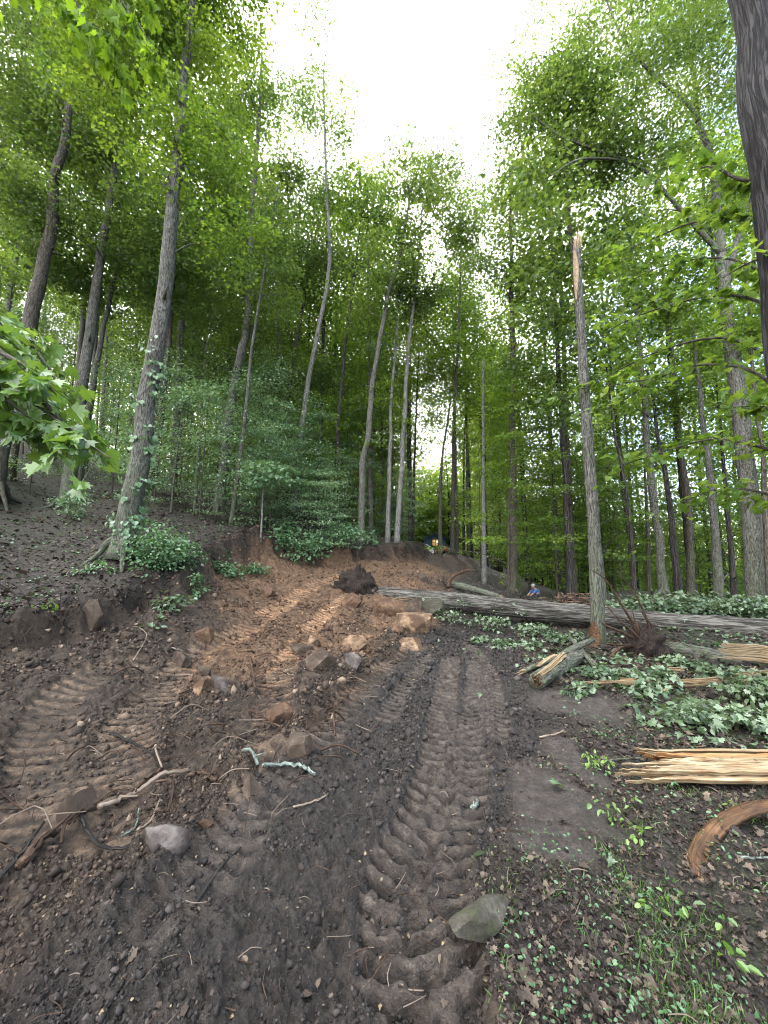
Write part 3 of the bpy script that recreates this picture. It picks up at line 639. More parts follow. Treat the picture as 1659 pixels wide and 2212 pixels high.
def clump1(mb, centers, dirs, rng, n=60, R=.55, size=.15, shape='leaf', flat=.45, tilt=.45, droop=.25, fold=.25):
    if len(centers) == 0: return
    N = len(centers) * n
    c = np.repeat(np.array(centers), n, 0); Rk = np.repeat(rng.uniform(.6, 1.3, len(centers)) * R, n)[:, None]
    off = rng.normal(0, 1, (N, 3)); off /= np.maximum(1, np.linalg.norm(off, axis=1, keepdims=True) / 1.7)
    off[:, 2] *= flat
    c = c + off * Rk * .8
    d = unit(off * [1, 1, .3] + rng.normal(0, .6, (N, 3))); d[:, 2] -= droop; 
    nn = rng.normal(0, tilt, (N, 3)); nn[:, 2] += 1
    leaves(mb, c, d, nn, size * rng.uniform(.65, 1.25, N), shape, rng, fold=fold,
           rn=np.clip(np.repeat(rng.uniform(.1, .9, len(centers)), n) + rng.normal(0, .22, N), 0, 1))
def blob_clumps(blobs, Y, rng, rdepth=1., spacing=.9, face=0.):
    out = []
    for (u, v, ru, rv, dens) in blobs:
        m = mpp(v, Y); c = P(u, v, Y); a, b = ru * m, rv * m; a2 = a * rdepth
        n = max(6, int(dens * 5.6 * a * a2 * b / spacing ** 3))
        n = min(n, 175)
        q = rng.normal(0, 1, (n, 3)); q = unit(q) * (rng.random((n, 1)) ** .55)
        q *= (1 + .3 * rng.normal(0, 1, (n, 1)) * (rng.random((n, 1)) < .4))
        out.append(c + q * [a, a2, b])
    return np.concatenate(out)
def trunk_tube(path, r, rng, seg=14, flare=1.5, roots=True):
    q = crom(path, 8); n = len(q)
    s = np.concatenate([[0], np.cumsum(np.linalg.norm(np.diff(q, axis=0), axis=1))])
    k = s / s[-1]; rr = r * (1 - .72 * k ** 1.1) * (1 + (flare - 1) * np.exp(-s / (r * 2.2)))
    q = q + np.stack([noise2(s * .7, s * 0 + r * 91, 5), noise2(s * .7, s * 0 + r * 37, 6), 0 * s], 1) * r * .35 * np.minimum(1, s / 1.5)[:, None]
    return q, rr, tube(q, rr, seg, rough=.08, lump=.08)
def up_scale(v, Y):                 # trunk widths are measured on the picture at the base
    return mpp(v, Y)
def merge(a, b):
    n0 = a.n; a.V += b.V; a.tc += b.tc; a.rn += b.rn; a.F += [(f + n0, m) for f, m in b.F]; a.n += b.n
def hero(h, seed, thing_name='tree'):
    key, label, path, Y, wpx, bark, leafm, blobs = h
    rng = np.random.default_rng(seed)
    pw = [P(u, v, Y) for u, v in path]
    pw[0][2] = gz(pw[0][0], pw[0][1]) - .12
    r = wpx * mpp(path[0][1], Y) / 2
    e = empty(thing_name, (pw[0][0], pw[0][1], pw[0][2] + .1), label, 'tree')
    q, rr, (V, F, tc) = trunk_tube(pw, r, rng, seg=16 if r > .12 else 8)
    mb = MB(); mb.add(V, F, tc); 
    if r > .14:                      # root flare buttresses
        for k in range(5):
            a = k * 1.26 + rng.uniform(-.3, .3); d = np.array([math.cos(a), math.sin(a), 0])
            b = pw[0] + d * r * .6 + [0, 0, r * 2.2]; c = pw[0] + d * r * 1.9 + [0, 0, .14]; f = pw[0] + d * r * 3.2; f[2] = gz(f[0], f[1]) - .04
            V2, F2, t2 = tube(crom([b, (b + c) / 2 + d * r * .25, c, f], 4), np.linspace(r * .45, r * .16, 13), 7); mb.add(V2, F2, t2)
    for kk in range(7 if r > .07 else 2):
        i_ = int(rng.integers(3, max(4, len(q) - 3))); a_ = rng.uniform(0, 6.28); d_ = np.array([math.cos(a_), math.sin(a_), rng.uniform(.1, .8)]); L_ = rng.uniform(.06, .32)
        V2, F2, t2 = tube([q[i_], q[i_] + d_ * (rr[i_] + L_ * .5), q[i_] + d_ * (rr[i_] + L_) + [0, 0, rng.normal(0, .04)]], [rr[i_] * .32, rr[i_] * .2, rr[i_] * .09], 6, rough=.15); mb.add(V2, F2, t2)
    if blobs:
        sc = 1.0 if Y > 11 else .8
        cl = blob_clumps(blobs, Y, rng, .9, spacing=.95 * sc * (1 if Y < 18 else 1.15))
        sk = Skel(list(q[::2]), list(rr[::2])); sk.grow(cl, rng, low=.3 if Y > 10 else .25)
        merge(mb, sk.mb)
        cb = MB(); clump_leaves(cb, cl, None, rng, n=150 if Y < 12 else 105, R=.56 * sc * (1 if Y < 18 else 1.15), flat=.38, size=.08 if Y < 12 else .12, shape='tulip' if Y < 13 else 'leaf')
        place(cb, 'crown', leafm, e, smooth=False)
    place(mb, 'trunk', bark, e)
    return e, q, rr
HERO = {}
for i, h in enumerate(HT):
    HERO[h[0]] = hero(h, 100 + i)
# saplings should be slimmer in leaf
# ivy on the big left trunk
e, q, rr = HERO['ivy']; rng = np.random.default_rng(5)
cb = MB(); k = rng.integers(2, int(len(q) * .42), 1300); ang = rng.uniform(0, 2 * np.pi, 1300)
rad_ = rr[k][:, None] * 1.05 + .02 + np.abs(rng.normal(0, .035, (1300, 1)))
dirs = np.stack([np.cos(ang), np.sin(ang), 0 * ang], 1); keep = noise2(k * .35, np.cos(ang) * 1.2 + 3, 8) + .25 * np.sin(ang - 5.4) > .02
c = q[k] + dirs * rad_ + rng.normal(0, .04, (1300, 3)); c, dd = c[keep], dirs[keep]
dn = np.stack([dd[:, 0] * .3, dd[:, 1] * .3, -np.ones(len(dd))], 1) + rng.normal(0, .4, (len(dd), 3))
leaves(cb, c, dn, dd + rng.normal(0, .35, dd.shape) + [0, 0, .5], .085 * rng.uniform(.6, 1.3, len(c)), 'maple', rng)
tag(place(cb, 'ivy', L_blue, e, smooth=False), 'small ivy leaves climbing the lower trunk')

# the forked giant at right
def giant():
    key, path, Y, wpx = GIANT; rng = np.random.default_rng(77)
    pw = [P(u, v, Y) for u, v in path]; pw[0][2] = gz(pw[0][0], pw[0][1]) - .1
    e = empty('tree', pw[0] + [0, 0, .1], 'huge forked grey tree on the right whose limbs reach left over the clearing', 'tree')
    r = wpx * mpp(1330, Y) / 2
    q = crom(pw, 6); n = len(q); rr = np.linspace(r * 1.25, r * .72, n); rr[:3] *= [1.35, 1.15, 1.05]
    mbt = MB(); V, F, tc = tube(q, rr, 18, rough=.07, lump=.06); mbt.add(V, F, tc)
    limbs = [([(1560,550),(1520,508),(1450,430),(1380,360),(1280,322),(1205,290),(1150,250)], .5, -.15),
             ([(1560,550),(1548,450),(1540,350),(1508,262),(1500,175),(1475,50),(1460,-120)], .8, .3),
             ([(1572,600),(1592,520),(1610,470),(1640,360),(1680,200)], .6, .8),
             ([(1508,262),(1485,225),(1390,140),(1330,50),(1290,-60)], .45, -.2),
             ([(1380,360),(1330,345),(1250,345),(1190,380)], .3, -.8)]
    allp, allr = list(q[::3]), list(rr[::3])
    for L, k, dy in limbs:
        b = [P(u, v, Y + dy * i * .6) for i, (u, v) in enumerate(L)]; b = crom(b, 6)
        R = np.linspace(r * k * .8, r * k * .22, len(b)); mb = MB(); V, F, tc = tube(b, R, 12, rough=.06); mb.add(V, F, tc); place(mb, 'limb', B_grey, e)
        allp += list(b[2::2]); allr += list(R[2::2])
    blobs = [(1340,330,130,75,1.2),(1140,185,75,80,1.3),(1110,265,60,50,1.3),(1230,150,80,80,1.),(1290,200,130,110,.9),(1150,230,80,65,.75),(1230,330,110,70,.7),(1430,90,150,110,.8),(1560,180,110,130,.8),(1420,300,110,90,.8),(1230,90,90,80,.6),(1350,-60,150,90,.7),(1560,-60,150,110,.8),(1600,380,90,100,.8),(1330,460,90,70,.7),(1110,290,50,40,.5)]
    cl = blob_clumps(blobs, Y, rng, .9, .78); sk = Skel(allp, allr); sk.grow(cl, rng, low=.5); merge(mbt, sk.mb); place(mbt, 'trunk', B_grey, e)
    cb = MB(); clump_leaves(cb, cl, None, rng, n=95, R=.52, size=.08, shape='tulip'); place(cb, 'crown', L_mid, e, False)
giant()

# bare pole trunk and the splintered snag
def splinters(mb, base, up, r, n, L, rng, mat=0, spread=.25):
    a = unit(np.cross(up, [0.3, 1, .2])); b = np.cross(up, a)
    for k in range(n):
        t = rng.uniform(0, 2 * np.pi); rr_ = r * math.sqrt(rng.random()); o = (a * math.cos(t) + b * math.sin(t))
        p0 = base + o * rr_ * .9 - up * L * .3; l = L * rng.uniform(.25, 1.) * (1.2 - rr_ / r * .4)
        p1 = p0 + up * (l + L * .3) + o * spread * l * rng.uniform(0, .6); w = rng.uniform(.1, .32) * r
        s1 = unit(np.cross(up, o)); th = w * .35
        V = np.array([p0 - s1 * w + o * th, p0 + s1 * w + o * th, p0 + s1 * w - o * th, p0 - s1 * w - o * th])
        m = p0 * .4 + p1 * .6 + rng.normal(0, .02 * l, 3)
        V = np.vstack([V, (V - p0) * .7 + m, [p1]])
        F4 = [[0, 1, 5, 4], [1, 2, 6, 5], [2, 3, 7, 6], [3, 0, 4, 7], [3, 2, 1, 0]]; F3 = [[4, 5, 8], [5, 6, 8], [6, 7, 8], [7, 4, 8]]
        tc = np.stack([(V - base) @ s1, (V - base) @ o, (V - base) @ up], 1)
        mb.add(V, [np.array(F4), np.array(F3)], tc, mat=mat)
def pole():
    path, Y, wpx = POLE; pw = [P(u, v, Y) for u, v in path]; pw[0][2] = gz(*pw[0][:2]) - .1; rng = np.random.default_rng(3)
    e = empty('dead_tree', pw[0] + [0, 0, .1], 'bare pale grey pole trunk with no crown, broken off at the top', 'dead tree')
    q = crom(pw, 8); r = wpx * mpp(1264, Y) / 2; mb = MB(); V, F, tc = tube(q, np.linspace(r * 1.25, r * .55, len(q)), 12, rough=.05); mb.add(V, F, tc); place(mb, 'trunk', B_pale, e)
    mb = MB(); splinters(mb, q[-1], np.array([0, 0, 1.]), r * .5, 7, .25, rng); place(mb, 'broken_top', B_pale, e)
pole()
def snag():
    path, Y, wpx = SNAG; pw = [P(u, v, Y) for u, v in path]; pw[0][2] = gz(*pw[0][:2]) - .1; rng = np.random.default_rng(4)
    e = empty('dead_tree', pw[0] + [0, 0, .1], 'tall grey barked snag with splintered pale top standing in front of the big fallen trunk', 'dead tree')
    q = crom(pw, 30); n = len(q); r = wpx * mpp(1396, Y) / 2; rr = np.linspace(r * 1.08, r * .62, n) * (1 + .3 * np.exp(-np.arange(n) / 5.))
    mb = MB(); V, F, tc = tube(q, rr, 36, rough=.07, lump=.05, furrow=.05); mb.add(V, F, tc)
    for k in range(7):
        i = rng.integers(8, n - 4); a = rng.uniform(0, 6.28); d = np.array([math.cos(a), -abs(math.sin(a)), .5]); V, F, tc = tube([q[i], q[i] + d * rr[i] * rng.uniform(1.2, 2.)], [.025, .012], 6); mb.add(V, F, tc)
    place(mb, 'trunk', B_grey, e)
    mb = MB(); up = unit(P(1249, 470, Y) - P(1246, 545, Y)); splinters(mb, q[-1], up, rr[-1] * .95, 26, .62, rng, spread=.12); place(mb, 'splintered_top', W_pale, e)
    # pale strip where the bark peeled below the break, orange scar at the foot
    for side, lo, hi, m in ((-1, .80, .995, 0), (-1, .0, .085, 1)):
        mb = MB()
        ks = [k for k in range(n) if lo <= k / (n - 1) <= hi] if m == 0 else list(range(0, 20)); A = []
        T = []
        for k in ks:
            wdt = .75 * math.sin(math.pi * (ks.index(k) + .6) / (len(ks) + .2)) + .15
            for a in np.linspace(-wdt, wdt, 7):
                ang = math.pi + a + (.4 if m == 0 else .5); A.append(q[k] + rr[k] * (1.12 if m else 1.10) * np.array([math.cos(ang), math.sin(ang), 0])); T.append([a * .1, 0, k * .18])
        if len(ks) > 1:
            F = np.array([[i * 7 + j, i * 7 + j + 1, (i + 1) * 7 + j + 1, (i + 1) * 7 + j] for i in range(len(ks) - 1) for j in range(6)]); mb.add(np.array(A), F, np.array(T), mat=m)
        place(mb, 'bare_wood' if m == 0 else 'torn_bark_scar', [W_pale, W_orange], e)
    # small living sprig on the stem
    cb = MB(); c = q[int(n * .5)] + rng.normal(0, .12, (26, 3)) + [.12, -.1, 0]; leaves(cb, c, rng.normal(0, 1, (26, 3)), rng.normal(0, .4, (26, 3)) + [0, 0, 1], .08, 'oval', rng); place(cb, 'foliage', L_mid, e, False)
snag()

# ------------------------------------------------------------ background trees: variants copied with shared meshes
def variant(name, seed, H, crown_lo, Rc, ncl, bark, leafm, size, label, tiers=False, r0=.15, nleaf=60):
    rng = np.random.default_rng(seed)
    e = empty(name, (0, 0, 0), label, 'tree')
    lean = rng.normal(0, .25, 2)
    pw = [np.array([0, 0, -.3]), np.array([lean[0] * .3, lean[1] * .3, H * .3]), np.array([lean[0], lean[1], H * .65]), np.array([lean[0] * 1.8, lean[1] * 1.5, H * .97])]
    q, rr, (V, F, tc) = trunk_tube(pw, r0, rng, seg=8, flare=1.35); mb = MB(); mb.add(V, F, tc)
    cl = []
    for k in range(ncl):
        t = rng.random() ** (.8 if not tiers else 1.); z = H * (crown_lo + (1.02 - crown_lo) * t)
        prof = (math.sin(math.pi * min(1, .12 + .85 * t) ** .9) ** .6 + .15) if not tiers else (1.1 - .85 * t)
        if tiers: z = H * (crown_lo + (1 - crown_lo) * (round(t * 8) / 8 + rng.normal(0, .012)))
        a = rng.uniform(0, 6.283); R = Rc * prof * math.sqrt(rng.random()) * rng.uniform(.7, 1.15)
        cl.append([lean[0] * t * 1.5 + R * math.cos(a), lean[1] * t * 1.5 + R * math.sin(a), z - (.12 * R if tiers else 0)])
    cl = np.array(cl); sk = Skel(list(q[::2]), list(rr[::2])); sk.grow(cl, rng, low=crown_lo * .8, seg=4, rise=.05 if tiers else .25); merge(mb, sk.mb); place(mb, 'trunk', bark, e)
    cb = MB(); clump_leaves(cb, cl, None, rng, n=nleaf, R=.5 if tiers else .75, size=size, shape='leaf', flat=.13 if tiers else .45, tilt=.25 if tiers else .5, droop=.12 if tiers else .3); place(cb, 'crown', leafm, e, False)
    return e
TALL = [variant('tree', 300 + k, 22 + k % 3 * 2, .36 + .07 * (k % 2), 2.9 + .3 * (k % 3), 105, [B_brown, B_grey, B_dark, B_grey][k % 4], [L_mid, L_mid, L_yel, L_yel, L_yel, L_dark][k % 6], .20, 'x', r0=.15 + .02 * (k % 3), nleaf=64) for k in range(6)]
UND = [variant('sapling', 330 + k, 6.5 + k, .14, 2.1 + .2 * k, 62, B_twig, [L_blue, L_blue, L_mid, L_yel, L_yel, L_mid][k], .105, 'x', tiers=True, r0=.045, nleaf=72) for k in range(6)]
rng = np.random.default_rng(2024)
placed = [np.array([h[2][0][0] * 0 + P(h[2][0][0], h[2][0][1], h[3])[0], h[3]]) for h in HT]
def free(x, y, dmin):
    return all((x - p[0]) ** 2 + (y - p[1]) ** 2 > dmin * dmin for p in placed)
cabinP = P(940, 1190, 66)
def blocked(x, y, und=False):
    u_ = x / y                       # keep the drive, the clearing and the line to the cabin open
    M_sd = poly_sd(np.array([x]), np.array([y]), BANK)[0][0]
    if M_sd < .6 and -9 < x < 2.2 + y * .13 and y < 27: return True
    if abs(x - .14 * y) < ((2.2 if not und else 1.3) if y < 34 else 4.2) and 20 < y < 66: return True
    rdd = poly_sd(np.array([x]), np.array([y]), [P(1300, 1300, 20)[:2], P(1250, 1296, 22)[:2], P(1130, 1264, 25)[:2], P(1050, 1240, 29)[:2]])[0][0]
    return abs(rdd) < 1.8
GR = {'L': ('slender tree in the dark woods up the slope at left', 'woodland trees up the slope at left'),
      'C': ('slender tree in the woods behind the cut bank and cabin', 'woodland trees behind the cut bank and cabin'),
      'R': ('slender tree in the bright green woods beyond the fallen trunk at right', 'woodland trees beyond the fallen trunk at right')}
GU = {'L': ('young understory tree with flat layered leaves under the tall trees at left', 'understory trees under the tall trees at left'),
      'C': ('young understory tree with flat layered leaves between trunks above the cut bank', 'understory trees above the cut bank'),
      'R': ('young understory tree with flat layered leaves behind the row of trunks at right', 'understory trees behind the row of trunks at right')}
used = set(); nb = 0
def put(vars_, idx, x, y, sc, table, reg):
    src = vars_[idx]; first = (id(src) not in used); used.add(id(src))
    o = src if first else copy_tree(src)
    o.location = (x, y, float(hq(x, y)) - .05); o.rotation_euler = (0, 0, rng.uniform(0, 6.28)); o.scale = (sc, sc, sc * rng.uniform(.93, 1.07))
    tag(o, table[reg][0], 'tree' if table is GR else 'sapling', table[reg][1]); placed.append(np.array([x, y]))
def region(x, y): 
    t = x / y; return 'L' if t < -.42 else ('C' if t < .22 else 'R')
tries = 0
while nb < 122 and tries < 9000:
    tries += 1
    y = rng.uniform(17, 62) if rng.random() < .8 else rng.uniform(12, 24); x = rng.uniform(-1.15, 1.15) * y
    if nb > 95: y = rng.uniform(32, 62); x = rng.uniform(-.42, .24) * y
    if y < 20 and -.5 < x / y < .25: continue
    if x < -44 or x > 44 or blocked(x, y) or not free(x, y, 1.9): continue
    if x / y > .3 and rng.random() < .68: continue
    if .12 < x / y < .3 and y < 28: continue
    reg = region(x, y); idx = rng.choice([0, 1, 3, 5]) if reg == 'L' else (rng.choice([0, 2, 3, 4]) if reg == 'C' else rng.choice([2, 4, 2, 0, 4]))
    put(TALL, int(idx), x, y, rng.uniform(.8, 1.08) * (1 if reg != 'C' else 1.0), GR, reg); nb += 1
BUSHY = [variant('tree', 390 + k, 11 + 2 * k, .12, 3.0, 110, B_twig, [L_yel, L_mid][k], .17, 'x', r0=.09, nleaf=62) for k in range(2)]
nq = 0; tries = 0
while nq < 44 and tries < 6000:
    tries += 1
    if nq < 28: y = rng.uniform(19, 58); x = rng.uniform(.16, .95) * y
    elif nq < 36: y = rng.uniform(72, 84); x = rng.uniform(-.12, .3) * y
    else: y = rng.uniform(30, 60); x = rng.uniform(-.4, .1) * y
    if x > 44 or (y < 66 and blocked(x, y, True)) or not free(x, y, 2.2) or (x / y < .27 and y < 34): continue
    put(BUSHY, int(rng.choice([0, 0, 1])), x, y, rng.uniform(.75, 1.2), GR, region(x, y)); nq += 1
nq = 0; tries = 0
while nq < 15 and tries < 6000:
    tries += 1; y = rng.uniform(25, 58); x = rng.uniform(.06, .34) * y
    if blocked(x, y, True) or not free(x, y, 1.6): continue
    put(TALL, int(rng.choice([2, 3, 4])), x, y, rng.uniform(.85, 1.1), GR, 'C' if x / y < .22 else 'R'); nq += 1
nu = 0; tries = 0
while nu < 112 and tries < 9000:
    tries += 1
    y = rng.uniform(11, 46); x = rng.uniform(-1.1, 1.1) * y
    if nu > 85: x = rng.uniform(-.5, .3) * y
    if x < -44 or x > 44 or blocked(x, y, True) or not free(x, y, 1.1): continue
    if x / y > .2 and y < 14: continue
    if y < 13 and x > -9: continue
    reg = region(x, y); idx = rng.choice([0, 1, 2]) if reg == 'L' else (rng.choice([0, 2, 3, 4]) if reg == 'C' else rng.choice([3, 4, 5]))
    put(UND, int(idx), x, y, rng.uniform(.6, 1.15), GU, reg); nu += 1
SAPL = variant('sapling', 371, 5.6, .2, 2.5, 62, B_twig, L_pale, .08, 'x', tiers=True, r0=.032, nleaf=70)
# the pale blue green layered saplings that stand out in front of the slope at left
for (u, v, Y, sc, k, lab) in [(430,1125,12.2,.80,0,'blue green sapling with long flat sprays just right of the ivy trunk'), (560,1130,13.4,.72,1,'layered blue green sapling at the brow of the bank behind the bushes'),
        (655,1130,15.5,.78,0,'pale layered sapling above the leafy bushes on the cut bank'), (240,1085,14.5,.95,1,'layered sapling standing between the two tall trunks at left'), (735,1150,17.5,.7,1,'low layered sapling left of the leaning grey trunk'), (60,1085,13.5,.8,0,'shaded layered sapling behind the near maple leaves'),
        (500,1120,14.5,1.05,0,'tall layered sapling crossing in front of the grey slope trunk'), (690,1150,13.6,.62,0,'low pale sapling directly above the drooping bank bush'), (330,1110,13.2,1.0,1,'layered sapling whose sprays show just left behind the ivy trunk'), (600,1120,16.5,1.2,1,'tallest layered sapling above the middle of the cut bank'), (880,1180,21,.7,1,'small layered sapling between the pale trunk pair and the cabin')]:
    p = P(u, v, Y); o = copy_tree(SAPL); o.location = (p[0], p[1], gz(p[0], p[1]) - .05); o.scale = (sc,) * 3; o.rotation_euler = (0, 0, u * .1); tag(o, lab, 'sapling'); 
    if 'group' in o: del o['group']
for s_ in TALL + UND + BUSHY + [SAPL]:
    if id(s_) not in used:
        for ch in list(s_.children): bpy.data.objects.remove(ch)
        bpy.data.objects.remove(s_)
LM = [(-2000,'the left edge'),(45,'the broad left trunk'),(165,'the tall grey trunk'),(290,'the ivy covered trunk'),(484,'the grey slope trunk'),(640,'the pale limbed tree'),(785,'the leaning grey trunk'),(850,'the pale trunk pair'),(945,'the dark cabin'),(1045,'the bare pole trunk'),(1107,'the brown double trunk'),(1226,'the trunk left of the snag'),(1285,'the splintered snag'),(1430,'the knotted grey trunk'),(1545,'the cracked grey trunk'),(1625,'the forked giant'),(5000,'the right edge')]
ORD = ['nearest'] + [w + ' nearest' for w in 'second third fourth fifth sixth seventh eighth ninth tenth eleventh twelfth thirteenth fourteenth fifteenth sixteenth seventeenth eighteenth nineteenth twentieth'.split()] + ['twenty ' + w + ' nearest' for w in 'first second third fourth fifth sixth'.split()]
bins = {}
for o in C.objects:
    if o.type == 'EMPTY' and 'group' in o and o['group'].split()[0] in ('woodland', 'understory'):
        u_ = 829.5 + 834 * .99 * o.location.x / o.location.y; k = max(i for i in range(len(LM) - 1) if u_ >= LM[i][0]); bins.setdefault((o['category'], k), []).append(o)
for (cat_, k), L in bins.items():
    L.sort(key=lambda o: o.location.length)
    for i, o in enumerate(L):
        o['label'] = f"{ORD[min(i, 25)]} {'woodland tree' if cat_ == 'tree' else 'layered sapling'} between {LM[k][1]} and {LM[k + 1][1]}"
# distant wood on the hillside: one mass
def distant():
    rng = np.random.default_rng(99); cb = MB(); n = 4200
    th = np.where(rng.random(n) < .7, rng.uniform(-.95, .95, n), rng.uniform(.1, .95, n)); d = rng.uniform(62, 105, n); x = np.tan(th) * d * .8; x = np.clip(x, -85, 90)
    gzv = base_h(x, d); t = rng.random(n) ** 1.2; hgt = np.where(x / d > .05, 15, 17); z = gzv + 1 + t * hgt
    cl = np.stack([x, d, z], 1); clump_leaves(cb, cl, None, rng, n=50, R=2.1, size=.62, flat=.6)
    o = cb.build('distant_woods', [L_yel], smooth=False); tag(o, 'mass of far green woods closing the view', 'woods', kind='stuff')
    mb = MB()
    for k in range(150):
        y = rng.uniform(62, 90); x = rng.uniform(-1, 1.05) * y; x = max(-80, min(85, x)); g = float(base_h(np.array([x]), np.array([y]))[0])
        V, F, tc = tube([[x, y, g - .3], [x + .2, y, g + 9], [x + rng.normal(0, .8), y, g + 18]], [.22, .17, .06], 5); mb.add(V, F, tc)
    o = mb.build('distant_trunks', [B_dark]); tag(o, 'far trunks of the distant woods', 'woods', kind='stuff')
distant()
print('trees', time.time() - T0, nb, nu)

# ------------------------------------------------------------ rocks and clods
def rock_mesh(mb, size, seed, rough=.07, sub=3, cuts=9, soft=.0):
    rng = np.random.default_rng(seed); bm = bmesh.new(); bmesh.ops.create_icosphere(bm, subdivisions=sub, radius=1.0)
    V = np.array([v.co[:] for v in bm.verts]); F = np.array([[v.index for v in f.verts] for f in bm.faces]); bm.free()
    nrm = unit(rng.normal(0, 1, (cuts, 3))); 
    for n in nrm:
        d = rng.uniform(.42, .82) + soft; p = V @ n; over = np.maximum(0, p - d); V = V - over[:, None] * n
    V = (V - (V.max(0) + V.min(0)) / 2) / ((V.max(0) - V.min(0)) / 2)
    V *= (1 + rough * noise2(V[:, 0] * 2.3 + seed, V[:, 1] * 2.3 + V[:, 2] * 1.9, seed) + rough * .5 * noise2(V[:, 0] * 6 + V[:, 2] * 3, V[:, 1] * 6 - V[:, 2] * 4, seed + 1))[:, None]
    if sub > 3: V *= (1 + .022 * noise2(V[:, 0] * 11 + V[:, 2] * 5, V[:, 1] * 11 - V[:, 2] * 6, seed + 2) + .012 * noise2(V[:, 0] * 27 + V[:, 2] * 9, V[:, 1] * 27 - V[:, 2] * 12, seed + 3))[:, None]
    V = V * np.array(size) / 2
    return V, F
def rotz(V, a, tilt=0, roll=0):
    R = Matrix.Rotation(a, 3, 'Z') @ Matrix.Rotation(tilt, 3, 'X') @ Matrix.Rotation(roll, 3, 'Y'); return V @ np.array(R).T
for i, (u, v, wp, hp, m, lab, nm, soft) in enumerate(ROCKS):
    g = G(u, v - hp * .12); Y = g[1] + .02; k = mpp(v, Y); wx = wp * k; hz = hp * k * (1.15 if v < 1600 else 1.0)
    st = float(np.interp(v, [1500, 2100], [1.0, .55])); hz *= st
    V, F = rock_mesh(None, (wx * 1.05, wx * float(np.interp(v, [1500, 2100], [.85, .5] if i != 27 else [.36, .36])), hz * (1.3 if i != 27 else 1.0)), 40 + i, sub=5, soft=soft * .6, cuts=13, rough=.035); V = rotz(V, (.45 if i == 27 else 0) if i in (0, 1, 27) else .4 * (i % 3 - 1), 0, .12 * (i % 5 - 2))
    y0 = g[1] + wx * .28; z0 = gz(g[0], y0)
    mb = MB(); mb.add(V, F); o = mb.build(nm, m, None, True, None); o.location = (g[0], y0, z0 + hz * (.05 if i != 27 else .16))
    tag(o, lab, 'rock' if nm != 'soil_clod' else 'soil clod', 'stones and clods turned up by the digging')
    try: o.data.set_sharp_from_angle(angle=rad(32))
    except Exception: pass
# crumbs of soil: uncountable
def crumbs():
    rng = np.random.default_rng(8); bm = bmesh.new(); bmesh.ops.create_icosphere(bm, subdivisions=1, radius=1.0)
    bV = np.array([v.co[:] for v in bm.verts]); bF = np.array([[v.index for v in f.verts] for f in bm.faces]); bm.free()
    N = 120000; th = rng.uniform(-.95, .72, N); r = np.exp(rng.uniform(math.log(1.2), math.log(17), N)); x = r * np.sin(th); y = r * np.cos(th)
    M = masks(x, y); ok = (M['litter'] < .5) & (rng.random(N) < np.clip(.35 + .9 * fbm(x * 1.1, y * 1.1, 3, 90), .05, 1)) & (M['pack'] < .5)
    wr, _ = poly_sd(x, y, WIND); ok |= (np.abs(wr) < .4) & (rng.random(N) < .8)
    _, pr = detail(x, y, M); ok &= pr < .3
    x, y, r = x[ok], y[ok], r[ok]; z = height(x, y); n = len(x); sz = np.exp(rng.normal(math.log(.0078), .5, n)) * np.clip(r / 3.5, .6, 2.4); sz = np.minimum(sz, .05)
    jit = 1 + .34 * rng.normal(0, 1, (n, len(bV), 1)); V = bV[None] * jit * (sz[:, None, None] * rng.uniform(.6, 1.3, (n, 1, 3))) + np.stack([x, y, z + sz * .3], 1)[:, None]
    mb = MB(); mb.add(V.reshape(-1, 3), (bF[None] + (np.arange(n) * len(bV))[:, None, None]).reshape(-1, 3), rn=np.repeat(rng.random(n), len(bV)), tc=np.repeat(np.stack([M['mud'][ok], M['clay'][ok], 0 * x], 1), len(bV), 0))
    t = NT('soil_crumbs'); rr_ = t.attr('rnd', 'Fac'); pos = t.n('ShaderNodeNewGeometry').outputs['Position']; nn = t.noise(pos, 60, 4)
    col = t.ramp(rr_, [(0, (.016, .011, .009)), (.6, (.04, .028, .02)), (.92, (.075, .05, .034)), (1, (.2, .15, .11))]); sx = t.n('ShaderNodeSeparateXYZ'); t.l(t.attr('tc'), sx.inputs[0]); mc = t.ramp(rr_, [(0, (.009, .0075, .007)), (.7, (.026, .021, .019)), (1, (.06, .05, .046))]); cc = t.ramp(rr_, [(0, (.03, .017, .01)), (.7, (.075, .043, .026)), (1, (.15, .095, .06))])
    col = t.mix(sx.outputs[1], col, cc); col = t.mix(sx.outputs[0], col, mc); m = t.done(t.prin(col, .8, .3, t.bump(nn, .6, .01)))
    o = mb.build('soil_crumbs', m, smooth=True); tag(o, 'loose crumbs of soil over the dug ground', 'soil crumbs', kind='stuff')
crumbs()

